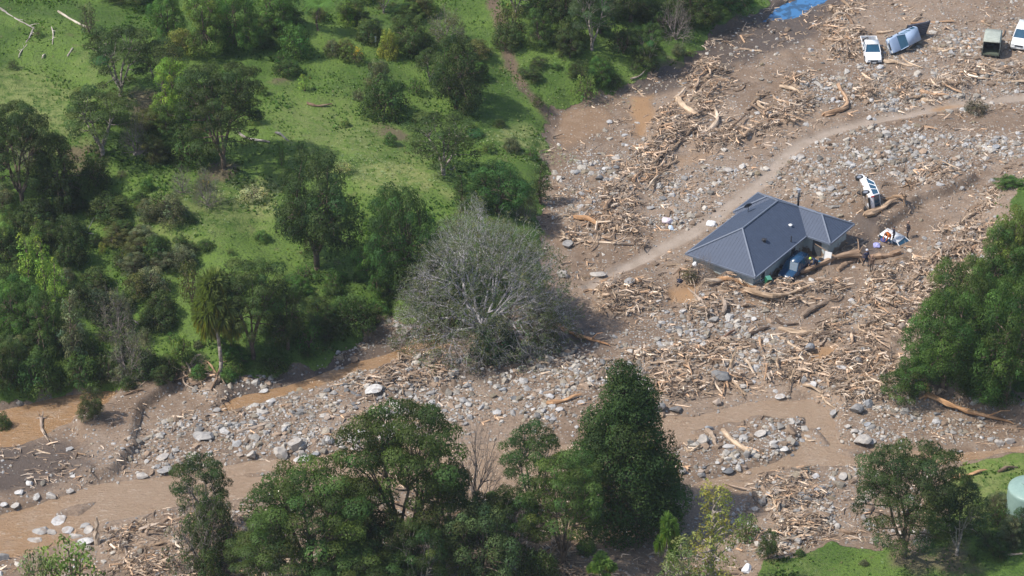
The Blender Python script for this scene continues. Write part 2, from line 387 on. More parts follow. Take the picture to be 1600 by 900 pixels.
def leaf_material(name='leaves', trans=.34):
    n = N(name); base = n.mix(1.0, n.attr('tint'), n.ocol(), 'MULTIPLY')
    n.set(n.b.inputs['Base Color'], base); n.b.inputs['Roughness'].default_value = .6; n.b.inputs['Specular IOR Level'].default_value = .18
    tr = n.node('ShaderNodeBsdfTranslucent'); n.set(tr.inputs[0], n.mix(1.0, base, (1.3, 1.5, .6), 'MULTIPLY'))
    mx = n.node('ShaderNodeMixShader'); mx.inputs[0].default_value = trans
    n.t.links.new(n.b.outputs[0], mx.inputs[1]); n.t.links.new(tr.outputs[0], mx.inputs[2]); n.t.links.new(mx.outputs[0], n.out.inputs[0])
    return n.m
def bark_material(name, c):
    n = N(name); p = n.objc(); v = n.noise(5, 5, p, .7)
    n.bump(v, .6, .04)
    return n.fin(n.mix(n.ramp(v, .35, .65), tuple(x * .6 for x in c), tuple(x * 1.25 for x in c)), .85, .2)
def wood_material():
    n = N('stripped_wood'); p = n.objc(); mp = n.node('ShaderNodeMapping'); mp.inputs['Scale'].default_value = (1, 9, 9); n.set(mp.inputs[0], p)
    v = n.noise(1.5, 5, mp.outputs[0], .7); base = n.ocol(); t = n.noise(.9, 4, p)
    c = n.mix(n.ramp(v, .35, .65), n.mix(1.0, base, (.62, .57, .52), 'MULTIPLY'), n.mix(1.0, base, (1.2, 1.18, 1.15), 'MULTIPLY'))
    c = n.mix(n.math('MULTIPLY', n.ramp(t, .58, .68), .8), c, (.15, .10, .07))
    n.bump(v, .6, .03); return n.fin(c, .8, .25)
def rock_material():
    n = N('river_rock'); p = n.geo(); v = n.noise(2.2, 6, p, .7); f = n.noise(12, 4, p, .7); base = n.ocol()
    c = n.mix(n.ramp(v, .35, .7), n.mix(1.0, base, (.68, .68, .70), 'MULTIPLY'), n.mix(1.0, base, (1.15, 1.13, 1.1), 'MULTIPLY'))
    c = n.mix(n.math('MULTIPLY', n.ramp(n.noise(.9, 4, p), .58, .66), .6), c, (.25, .19, .14))
    n.bump(n.math('ADD', v, n.math('MULTIPLY', f, .4)), .7, .08); return n.fin(c, .8, .3)
def tint_material(name, rough=.85, bump=.4, sc=8):
    n = N(name); v = n.noise(sc, 4); c = n.mix(n.ramp(v, .3, .7), n.mix(1.0, n.attr('tint'), (.75, .74, .73), 'MULTIPLY'), n.mix(1.0, n.attr('tint'), (1.12, 1.12, 1.12), 'MULTIPLY'))
    n.bump(v, bump, .03); return n.fin(c, rough, .25)

M_GROUND = ground_material(); M_WATER = water_material(); M_LEAF = leaf_material(); M_WOOD = wood_material(); M_ROCK = rock_material()
M_BARK = bark_material('brown_bark', (.16, .12, .09)); M_PALEBARK = bark_material('pale_bark', (.34, .29, .25)); M_MIDBARK = bark_material('dull_bark', (.24, .205, .185)); M_GREYBARK = bark_material('grey_bark', (.46, .43, .44))
M_STONES = tint_material('loose_stones'); M_STICKS = tint_material('loose_sticks', .8, .3)

def build_haze():
    m = bpy.data.materials.new('thin_air'); m.use_nodes = True; t = m.node_tree; t.nodes.clear()
    o = t.nodes.new('ShaderNodeOutputMaterial'); v = t.nodes.new('ShaderNodeVolumePrincipled'); v.inputs['Color'].default_value = (.82, .9, 1, 1)
    v.inputs['Density'].default_value = .00013; v.inputs['Anisotropy'].default_value = .2; t.links.new(v.outputs[0], o.inputs['Volume'])
    bm = bmesh.new(); z0 = float(HH.min()) - 1; z1 = max(118, float(HH.max()) + 3); box(bm, (0, 0, (z0 + z1) / 2), (5600, 5600, z1 - z0)); tag(bmo('haze', bm, m), kind='stuff')

# ------------------------------------------------------------------ ground and water
def hillcol():
    """grass patches of the hillside, each at its own place"""
    yel = np.zeros_like(XX); bare = np.zeros_like(XX)
    for px, py, r, k in [(60,185,7,.75),(20,150,5,.6),(640,275,4.5,1),(590,268,3,.9),(820,225,3.2,.9),(850,228,2,.8),(500,262,3,.8),(400,305,2.2,1),(330,325,5,.5),(250,352,4,.45),
                         (500,190,6,.45),(560,220,5,.5),(380,340,4,.5),(150,110,4,.3),(700,300,2.5,.8),(1510,770,5,.8),(1560,750,4,.6),(1250,880,4,.25),(1000,148,2.5,.5)]:
        c = G(px, py); d = np.hypot(XX - c[0], (YY - c[1]) * .75)
        yel = np.maximum(yel, k * sstep(r, r * .3, d + 1.5 * fbm(XX, YY, 3, 3, 7.)))
    path = [tuple(G(a, b)[:2]) for a, b in [(765,-20),(778,30),(790,70),(802,110),(820,140),(845,165),(868,192)]]
    bare = np.maximum(bare, sstep(.9, .3, segdist(XX, YY, path) + .3 * fbm(XX, YY, 1.5, 3)))
    for px, py, r in [(130,250,2.2),(225,165,3),(610,205,2.2),(345,268,1.5),(860,185,1.6),(440,125,1.2),(1050,110,2.0),(310,590,2.5),(1420,870,2.5),(1490,870,2.5),(950,170,1.5)]:
        c = G(px, py); bare = np.maximum(bare, .8 * sstep(r, r * .3, np.hypot(XX - c[0], YY - c[1]) + fbm(XX, YY, 1.2, 3, 1.)))
    return yel, bare
def build_ground():
    dh, dr, dl, dll = hill_d(XX, YY), sdpoly(XX, YY, RIGHTP), sdpoly(XX, YY, LOWRP), sdpoly(XX, YY, LOWLP)
    wn = fbm(XX, YY, 2.2, 4, 12.) * .9
    grass = np.maximum.reduce([sstep(-.2, 1.0, dh + wn), sstep(1.0, 3.5, dr + wn), sstep(.2, 1.4, dl + wn), .55 * sstep(7, 16, dll)])
    r = np.hypot(XX, YY); grass = np.maximum(grass, sstep(90, 220, r + 20 * fbm(XX, YY, 60, 3)))
    yel, bare = hillcol()
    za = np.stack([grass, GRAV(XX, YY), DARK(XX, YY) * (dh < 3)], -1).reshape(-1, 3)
    zb = np.stack([TRACK(XX, YY), np.maximum(ORANGE(XX, YY), .35 * MUDPOOL(XX, YY)), yel], -1).reshape(-1, 3)
    zc = np.stack([JAM(XX, YY), bare, bare * 0], -1).reshape(-1, 3)
    zd = np.stack([.5 + .3 * fbm(XX, YY, 9, 5, 21.), .5 + .3 * fbm(XX, YY, 6, 5, 31.), bare * 0], -1).reshape(-1, 3)
    ny, nx = XX.shape; i = np.arange(nx - 1); j = np.arange(ny - 1); I, J = np.meshgrid(i, j); k = (J * nx + I).ravel()
    F = np.stack([k, k + 1, k + nx + 1, k + nx], 1)
    V = np.stack([XX, YY, HH], -1).reshape(-1, 3)
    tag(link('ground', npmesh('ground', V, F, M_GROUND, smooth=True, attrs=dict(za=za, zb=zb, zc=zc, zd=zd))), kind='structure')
build_ground()
def build_water():
    x = np.arange(-140, 141, 1.0); y = np.arange(-60, 40, 1.0); X, Y = np.meshgrid(x, y)
    tone = np.zeros_like(X)
    for px, py, r, k in [(60,650,9,1),(120,630,6,1),(650,535,5,.9),(450,605,5,1),(380,625,5,1),(560,575,5,.8),(20,850,6,.7),(1560,705,8,.6),(0,820,8,.5)]:
        c = P(px, py); tone = np.maximum(tone, k * sstep(r, r * .4, np.hypot(X - c[0], Y - c[1])))
    nx = len(x); I, J = np.meshgrid(np.arange(nx - 1), np.arange(len(y) - 1)); k = (J * nx + I).ravel()
    V = np.stack([X, Y, X * 0 - .27], -1).reshape(-1, 3)
    o = link('river_water', npmesh('river_water', V, np.stack([k, k + 1, k + nx + 1, k + nx], 1), M_WATER, smooth=True, attrs=dict(tone=np.stack([tone] * 3, -1).reshape(-1, 3))))
    tag(o, kind='structure')
    n = N('sky_painted_water'); v = n.noise(1.2, 5); n.bump(n.noise(2.5, 5), .3, .06)
    m = n.fin(n.mix(n.ramp(v, .45, .55), (.03, .085, .17), (.05, .17, .36)), .12, .6)  # blue sky reflection on the stream put into its base colour
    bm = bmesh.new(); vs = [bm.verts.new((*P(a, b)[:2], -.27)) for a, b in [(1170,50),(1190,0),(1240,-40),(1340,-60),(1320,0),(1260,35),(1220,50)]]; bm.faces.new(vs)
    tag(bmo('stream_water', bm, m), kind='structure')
build_water()
if HAZE: build_haze()

# ------------------------------------------------------------------ loose stones, boulders
def ico(sub):
    bm = bmesh.new(); bmesh.ops.create_icosphere(bm, subdivisions=sub, radius=1)
    V = np.array([v.co[:] for v in bm.verts]); F = np.array([[v.index for v in f.verts] for f in bm.faces]); bm.free(); return V, F
def rock_tmpl(sub, r, cuts=11, rough=.06):
    V, F = ico(sub); V = V.copy()
    for _ in range(cuts):
        n = r.normal(size=3); n /= np.linalg.norm(n); d = r.uniform(.42, .82)
        V -= np.maximum(0, V @ n - d)[:, None] * n
    V *= (1 + rough * r.normal(size=(len(V), 1)))
    return V, F
def rotm(yaw, tilt, r):
    n = len(yaw); ax = r.uniform(0, 2 * pi, n)
    c, s = np.cos(yaw), np.sin(yaw); Z = np.zeros((n, 3, 3)); Z[:, 0, 0] = c; Z[:, 0, 1] = -s; Z[:, 1, 0] = s; Z[:, 1, 1] = c; Z[:, 2, 2] = 1
    kx, ky = np.cos(ax), np.sin(ax); ct, st = np.cos(tilt), np.sin(tilt)
    T = np.zeros((n, 3, 3)); T[:, 0, 0] = ct + kx * kx * (1 - ct); T[:, 0, 1] = kx * ky * (1 - ct); T[:, 0, 2] = ky * st
    T[:, 1, 0] = kx * ky * (1 - ct); T[:, 1, 1] = ct + ky * ky * (1 - ct); T[:, 1, 2] = -kx * st
    T[:, 2, 0] = -ky * st; T[:, 2, 1] = kx * st; T[:, 2, 2] = ct
    return T @ Z
def scatter(name, tmpls, pos, R, S, tint, mat, smooth=False):
    Vs, Fs, Ts = [], [], []; off = 0; which = np.arange(len(pos)) % len(tmpls)
    for k, (V, F) in enumerate(tmpls):
        m = which == k
        if not m.any(): continue
        A = np.einsum('nij,nkj->nki', R[m], V[None] * S[m][:, None, :]) + pos[m][:, None, :]
        n = m.sum(); Vs.append(A.reshape(-1, 3)); Fs.append((np.arange(n)[:, None, None] * len(V) + F[None] + off).reshape(-1, F.shape[1]))
        Ts.append(np.repeat(tint[m], len(V), 0)); off += n * len(V)
    return npmesh(name, np.concatenate(Vs), np.concatenate(Fs), mat, tint=np.concatenate(Ts), smooth=smooth)

XR = (-64, 64); YR = (-46, 66)
def valley_points(n, r, dens):
    x = r.uniform(*XR, n); y = r.uniform(*YR, n)
    d = dens(x, y); k = r.random(n) < d
    return x[k], y[k]
def offland(x, y):
    """1 on bare valley floor, 0 on grass banks"""
    return (sstep(.6, -.3, hill_d(x, y)) * sstep(2.5, 1.0, sdpoly(x, y, RIGHTP)) * sstep(.8, 0, sdpoly(x, y, LOWRP)) * (1 - .75 * sstep(3, 9, sdpoly(x, y, LOWLP))))
HOUSE_O = P(1180, 433, 2)[:2]; HA = radians(54.5)
HU = np.array([cos(HA), sin(HA)]); HV = np.array([-sin(HA), cos(HA)])
def house_ab(x, y):
    dx, dy = x - HOUSE_O[0], y - HOUSE_O[1]; return dx * HU[0] + dy * HU[1], dx * HV[0] + dy * HV[1]
def nohouse(x, y):
    a, b = house_ab(np.asarray(x), np.asarray(y))
    return 1.0 - ((a > .1) & (a < 12.8) & (b > .2) & (b < 7.2)) * 1.0 - ((a > 9.2) & (a < 12.8) & (b > -2.2) & (b <= .2)) * 1.0
def stone_tints(n, r, wood=.0):
    g = r.uniform(.14, .46, n); warm = r.uniform(0, .08, n)
    t = np.stack([g + warm, g + warm * .45, g - warm * .35], 1)
    br = r.random(n) < .25; t[br] = np.array([.27, .20, .145]) * r.uniform(.6, 1.3, (br.sum(), 1)); return t
def build_stones():
    r = np.random.default_rng(11)
    def dens(x, y):
        c = .55 + .9 * fbm(x, y, 2.2, 3, 17.)
        return np.clip((.15 + 1.0 * GRAV(x, y) + .2 * JAM(x, y)) * np.clip(c, .08, 1.3), 0, 1) * offland(x, y) * (1 - WATER(x, y) * .985) * (1 - .93 * TRACK(x, y)) * (1 - .9 * ORANGE(x, y)) * (1 - .9 * MUDPOOL(x, y)) * (1 - .75 * SCARP(x, y)) * nohouse(x, y)
    x, y = valley_points(300000, r, dens); n = len(x)
    s = .085 * (1 - r.random(n)) ** -.40; s = np.minimum(s, .42) * (1 + .25 * GRAV(x, y))
    S = s[:, None] * r.uniform(.7, 1.35, (n, 3)) * np.array([1, 1, .7])
    z = hz(x, y) + s * .06
    o = link('loose_stones', scatter('loose_stones', [rock_tmpl(1, r) for _ in range(8)], np.stack([x, y, z], 1), rotm(r.uniform(0, 6.28, n), r.uniform(0, .6, n), r), S, stone_tints(n, r), M_STONES))
    tag(o, 'grey and tan cobbles and gravel strewn over the flood mud', 'gravel', kind='stuff')
    print('stones', n)
build_stones()

PROTO_ROCK = []
for k in range(10):
    V, F = rock_tmpl(3, np.random.default_rng(40 + k), 13, .012); PROTO_ROCK.append(npmesh('boulder', V, F, M_ROCK))
ROCKC = dict(white=(.56, .55, .53), pale=(.45, .42, .38), grey=(.34, .33, .315), dark=(.17, .175, .18), blue=(.30, .315, .33), tan=(.40, .33, .27), green=(.17, .19, .17))
def boulder(px, py, wpx, hpx, col, label, group=None, k=None, yaw=None):
    g = G(px, py + hpx * .3); s = pxm(g); a = wpx / s / 2; c = hpx / s / 2
    k = random.randrange(10) if k is None else k
    o = link('boulder', PROTO_ROCK[k], None, ROCKC[col]); b = a * random.uniform(.75, 1.1)
    zz = max(.12, (c - b * sin(PITCH) * .75) / cos(PITCH) * 1.25); zz = min(zz, a * 1.2)
    o.scale = (a * 1.08, b, zz); o.rotation_euler = (random.uniform(-.15, .15), random.uniform(-.15, .15), random.uniform(-.35, .35) if yaw is None else yaw)
    o.location = (g[0], g[1], max(float(hz(g[0], g[1])), -.32) + zz * .45)
    tag(o, label, 'boulder', group); return o
HB = [ # x, y, w, h, colour, label
 (581,605,32,20,'white','large flat white boulder standing alone on the gravel bar below the grey tree'),
 (463,691,30,26,'pale','pale angular boulder at the gravel bar edge, uppermost of three by the brown water'),
 (439,705,28,24,'pale','pale rounded boulder in brown water left of the angular one'),
 (395,706,18,30,'pale','tall narrow pale boulder at the left of the row by the river'),
 (476,712,34,20,'white','white flat-topped slab at the lower right of the row by the river'),
 (318,676,36,24,'grey','blue-grey slab boulder at the left end of the gravel bar, above the flat-topped tree'),
 (1127,583,34,28,'dark','dark blue-grey rounded boulder in the wood debris below the house'),
 (1133,566,22,14,'pale','pale stone resting just behind the dark rounded boulder'),
 (1345,684,32,24,'pale','broad pale boulder alone beside the braided stream right of the gravel island'),
 (1347,607,30,22,'pale','pale flat boulder at the top of the boulder pile beside the green bank'),
 (1336,635,26,26,'grey','grey block in the middle of the boulder pile beside the green bank'),
 (1358,630,16,20,'blue','blue-grey stone leaning on the grey block in the boulder pile'),
 (1302,645,14,16,'grey','grey stone at the stream mouth left of the boulder pile'),
 (1263,541,20,28,'blue','upright blue-grey boulder beneath the long pale pole'),
 (1256,590,14,20,'grey','small upright grey boulder at the left of the muddy hollow'),
 (1271,598,18,10,'white','small white flat stone beside the upright grey boulder'),
 (1388,506,18,14,'white','white round stone touching the edge of the green bank crown'),
 (1408,508,20,16,'tan','tan boulder half under the green bank crown'),
 (1329,555,16,14,'blue','blue-grey slanting slab right of the muddy hollow'),
 (1341,562,16,16,'grey','grey split boulder right of the slanting slab'),
 (1315,573,18,8,'white','low pale flat stone below the slanting slab'),
 (1217,618,20,10,'white','white oval stone on wet mud above the upper stream branch'),
 (1160,601,16,12,'pale','pale stone left of the wet mud above the upper stream branch'),
 (1560,688,18,14,'pale','left one of the joined pair of pale boulders at the right waterside'),
 (1576,686,18,15,'pale','right one of the joined pair of pale boulders at the right waterside'),
 (1120,627,22,18,'tan','tan-brown block at the head of the upper stream branch'),
 (1058,637,26,16,'dark','dark wet boulder right of the tall conifer'),
 (1030,634,20,22,'grey','tall grey boulder touching the right side of the tall conifer'),
 (1258,733,34,14,'green','dark greenish wet slab lying in the lower stream'),
 (1274,742,20,10,'white','white stone just below the dark greenish wet slab'),
 (1318,742,20,14,'pale','pale stone left of the big forked tree crown'),
 (1261,776,16,24,'grey','upright grey stone in the root tangle above the bottom grass'),
 (1283,760,14,14,'blue','blue-white stone between root tangle and forked tree'),
 (1190,675,26,16,'pale','pale boulder at the upper left of the gravel island'),
 (1160,682,18,12,'grey','grey boulder at the left point of the gravel island'),
 (1097,685,20,22,'pale','pale boulder in mud left of the gravel island'),
 (1107,667,16,14,'blue','blue-grey stone above the pale one left of the gravel island'),
 (1168,706,16,26,'grey','tall grey stone at the lower edge of the gravel island'),
 (1135,733,22,10,'dark','dark wet stone in the lower stream left of the gravel island'),
 (1065,735,14,18,'grey','grey stone against the right flank of the tall conifer'),
 (1190,782,20,22,'grey','grey boulder left of the root tangle in the lower gravel'),
 (94,809,30,13,'white','long pale boulder uppermost in the left river group'),
 (64,825,26,18,'grey','grey slanting boulder in the left river group'),
 (80,829,20,13,'pale','pale boulder leaning on the grey slanting one in the left river group'),
 (55,840,24,12,'pale','lowest pale slab of the left river group'),
 (108,825,22,14,'white','white boulder at the left of the second river group'),
 (118,833,26,14,'pale','pale broad slab in the middle of the second river group'),
 (140,826,22,16,'pale','tilted pale boulder beside the upright post'),
 (130,844,32,15,'white','white lowest slab of the second river group'),
 (130,819,20,9,'grey','small grey stone behind the second river group'),
 (177,826,18,12,'pale','pale stone right of the upright post'),
 (3,868,24,22,'grey','grey boulder cut by the left frame edge near the bottom'),
 (46,753,13,14,'white','small pale stone highest on the dark left bank'),
 (32,767,18,13,'white','pale stone in the middle of the dark left bank'),
 (80,771,20,13,'pale','broad pale stone at the waterline of the dark left bank'),
 (5,787,14,9,'white','pale stone at the left frame edge above the river'),
 (25,788,18,10,'pale','pale stone at the waterline near the left frame edge'),
 (110,764,18,10,'pale','pale stone at the right end of the dark left bank'),
 (221,740,22,10,'pale','low pale stone alone in the river left of the flat-topped tree'),
 (255,731,28,13,'grey','grey slab beside the river above its pale neighbour left of the flat-topped tree'),
 (256,711,26,13,'pale','pale boulder behind the grey slab left of the flat-topped tree'),
 (985,437,24,16,'grey','grey angular stone by the foot of the muddy track'),
 (935,425,26,14,'pale','pale boulder right of the grey tree crown'),
 (888,379,24,16,'grey','grey boulder half under logs at the upper right of the grey tree'),
 (879,425,18,22,'pale','pale boulder touching the right rim of the grey tree'),
 (410,609,18,9,'white','white slab on the far side of the side stream'),
 (425,624,20,10,'white','white flat stone on the near side of the side stream'),
 (600,640,22,16,'grey','grey angular boulder at the crest of the gravel bar'),
 (1068,485,14,11,'white','white stone at the top of the central gravel ramp'),
 (1075,517,10,10,'blue','blue-white stone on the right side of the central gravel ramp'),
 (965,270,16,9,'white','pale flat stone in the upper gravel left of the jam'),
 (944,263,10,7,'white','small white stone left of the pale flat one in the upper gravel'),
 (964,243,18,12,'pale','crumbled pale boulder above the pale flat stone'),
 (1135,264,20,10,'pale','pale boulder in gravel between the jam and the track'),
 (1144,247,14,9,'tan','tan stone behind the pale boulder between jam and track'),
 (1249,243,16,11,'pale','pale stone on the inner side of the track bend'),
 (1358,182,12,10,'white','white broken stone above the track'),
 (1268,436,10,10,'white','white angular stone below the blue car'),
 (1267,522,20,14,'tan','tan boulder behind the long pale pole'),
 (1370,237,18,8,'pale','pale stone in gravel below the track'),
]
for a in HB: boulder(*a[:6])
def build_boulders():
    """medium boulders of the bars, one object each"""
    r = np.random.default_rng(23); n = 0
    REG = [([(240,690),(270,650),(420,625),(560,592),(640,690),(520,712),(400,712)], 70, 'angular boulder among the stones of the left gravel bar', 'boulders on the left gravel bar'),
           ([(560,590),(700,560),(880,590),(900,650),(640,690)], 24, 'stone on the gravel bar below the grey tree', 'boulders below the grey tree'),
           ([(1180,480),(1080,490),(980,540),(960,570),(1010,600),(1100,560),(1240,560)], 26, 'stone on the central gravel ramp below the house', 'boulders on the central gravel ramp'),
           ([(1150,680),(1200,655),(1290,640),(1300,690),(1180,738),(1090,745),(1060,700)], 26, 'rounded stone on the gravel island between the two stream branches', 'boulders on the gravel island'),
           ([(1300,640),(1370,590),(1480,640),(1580,690),(1500,698),(1330,690)], 22, 'stone on the gravel bank below the green crowns', 'boulders on the right gravel bank'),
           ([(1250,255),(1450,200),(1600,200),(1500,270),(1300,300)], 16, 'stone in the gravel between track and house', 'boulders between track and house'),
           ([(930,240),(1000,210),(1010,260),(960,320),(880,340)], 8, 'stone in the upper gravel left of the wood jam', 'boulders left of the wood jam'),
           ([(1180,760),(1300,745),(1320,780),(1250,850),(1170,850)], 14, 'stone in the lower gravel beside the root tangle', 'boulders in the lower gravel'),
           ([(1300,480),(1420,420),(1490,410),(1420,470),(1330,520)], 10, 'stone in the rubble between the walking people and the green bank', 'boulders in the right rubble')]
    for poly, cnt, lab, grp in REG:
        xs = [p[0] for p in poly]; ys = [p[1] for p in poly]; got = 0; t = 0
        while got < cnt and t < 4000:
            t += 1; px, py = r.uniform(min(xs), max(xs)), r.uniform(min(ys), max(ys))
            if sdpoly(np.array([px]), np.array([py]), poly)[0] < 0: continue
            w = 8 + 9 * r.random() ** 2
            c = ['pale', 'grey', 'white', 'pale', 'grey', 'tan', 'blue', 'dark'][int(r.integers(0, 8))]
            adj = dict(pale='pale', grey='grey', white='whitish', tan='tan', blue='blue-grey', dark='dark grey')[c]
            size = 'large' if w > 13 else ('mid-sized' if w > 10 else 'small')
            boulder(px, py, w, w * r.uniform(.55, .8), c, f'{size} {adj} {lab}', grp); got += 1; n += 1
    print('boulders', n + len(HB))
build_boulders()

# ------------------------------------------------------------------ driftwood
WOODC = [(.50,.375,.27), (.38,.285,.20), (.60,.49,.38), (.27,.20,.145), (.42,.34,.27), (.19,.14,.105), (.46,.31,.20)]
def log_mesh(name, r, L=1.0, R=.05, bend=.06, fork=0, roots=0, n=9, sides=9, taper=.55):
    """a stripped trunk along x, length about 1"""
    pts = []; off = np.zeros(3); ph = r.uniform(0, 6.28); knee = r.uniform(.3, .7)
    for i in range(n):
        t = i / (n - 1)
        y = bend * sin(t * pi + .3) * cos(ph) + bend * .5 * max(0, t - knee); z = bend * .5 * sin(t * pi * 1.6) * sin(ph)
        pts.append((np.array([(t - .5) * L, y, z]), R * (1 - (1 - taper) * t) * (1 + .16 * r.normal()) * (1.35 if i == 0 and roots else 1) * (.72 if i in (0, n - 1) else 1)))
    V = []; F = []; caps = []
    th = np.arange(sides) * 2 * pi / sides
    for i, (p, rr) in enumerate(pts):
        for k in range(sides):
            q = rr * (1 + .14 * r.normal()); x = p[0]
            if i in (0, n - 1): x += (1 if i else -1) * abs(r.normal()) * R * .9
            V.append((x, p[1] + q * cos(th[k]), p[2] + q * sin(th[k])))
    for i in range(n - 1):
        for k in range(sides):
            a = i * sides + k; b = i * sides + (k + 1) % sides; F.append((a, a + sides, b + sides, b))
    caps = [np.array([[k for k in range(sides)]]), np.array([[(n - 1) * sides + k for k in range(sides)][::-1]])]
    V = np.array(V); F = np.array(F)
    segs = []
    def arm(p, d, l, rr, m=3):
        for _ in range(m):
            q = p + d * l / m; segs.append((p, q, rr, rr * .68)); p = q; rr *= .68; d = d + r.normal(size=3) * .22; d /= np.linalg.norm(d)
    for _ in range(fork):
        i = r.integers(2, n - 1); d = np.array([r.uniform(.2, 1), r.normal() * .7, abs(r.normal()) * .4]); arm(pts[i][0], d / np.linalg.norm(d), r.uniform(.15, .4), pts[i][1] * .6)
    for _ in range(roots):
        d = np.array([-r.uniform(.15, .8), r.normal(), r.normal() * .8]); arm(pts[0][0], d / np.linalg.norm(d), r.uniform(.08, .22), R * r.uniform(.35, .65))
    if segs:
        A, FF, cp = tubes([s[0] for s in segs], [s[1] for s in segs], [s[2] for s in segs], [s[3] for s in segs], 5)
        o = len(V); V = np.concatenate([V, A]); F = np.concatenate([F, FF + o])
        me = npmesh(name, V, [F, *caps, cp[0] + o, cp[1] + o], M_WOOD, smooth=False)
    else: me = npmesh(name, V, [F, *caps], M_WOOD, smooth=False)
    return me
LOGP = {}
rl = np.random.default_rng(5)
LOGP['straight'] = [log_mesh('log', rl, R=.028, bend=.03) for _ in range(3)] + [log_mesh('log', rl, R=.022, bend=.07) for _ in range(3)]
LOGP['thick'] = [log_mesh('log', rl, R=.06, bend=.05) for _ in range(3)]
LOGP['fork'] = [log_mesh('log', rl, R=.035, bend=.09, fork=3) for _ in range(4)]
LOGP['root'] = [log_mesh('log', rl, R=.045, bend=.06, roots=9, fork=1) for _ in range(4)]
LOGP['bent'] = [log_mesh('log', rl, R=.035, bend=.2) for _ in range(2)]
NLOG = [0]
def log(x0, y0, x1, y1, kind, label, wpx=None, col=None, group=None, lift=.0, name='log', k=None):
    a = G(x0, y0); b = G(x1, y1); a = a.copy(); b = b.copy(); d = b - a; L = np.linalg.norm(d)
    lst = LOGP[kind]; me = lst[(NLOG[0] if k is None else k) % len(lst)]; NLOG[0] += 1
    base = dict(straight=.025, thick=.06, fork=.035, root=.045, bent=.035)[kind]
    rad = (wpx / pxm(a) / 2) if wpx else base * L
    o = link(name, me, None, col or WOODC[NLOG[0] % len(WOODC)])
    o.scale = (L, rad / base, rad / base)
    a[2] += rad * .6 + lift; b[2] += rad * .6 + lift
    m = (a + b) / 2; zm = max(float(hz(m[0], m[1])), -.27) + rad * .5 + lift
    o.location = (m[0], m[1], max(m[2], zm)); q = Vector(d).to_track_quat('X', 'Z')
    o.rotation_mode = 'QUATERNION'; o.rotation_quaternion = q
    tag(o, label, 'log', group); return o
PALE = (.52, .41, .30); BROWN = (.26, .18, .125); ORNG = (.46, .28, .155); DARKW = (.10, .075, .06); GREYW = (.36, .33, .31)
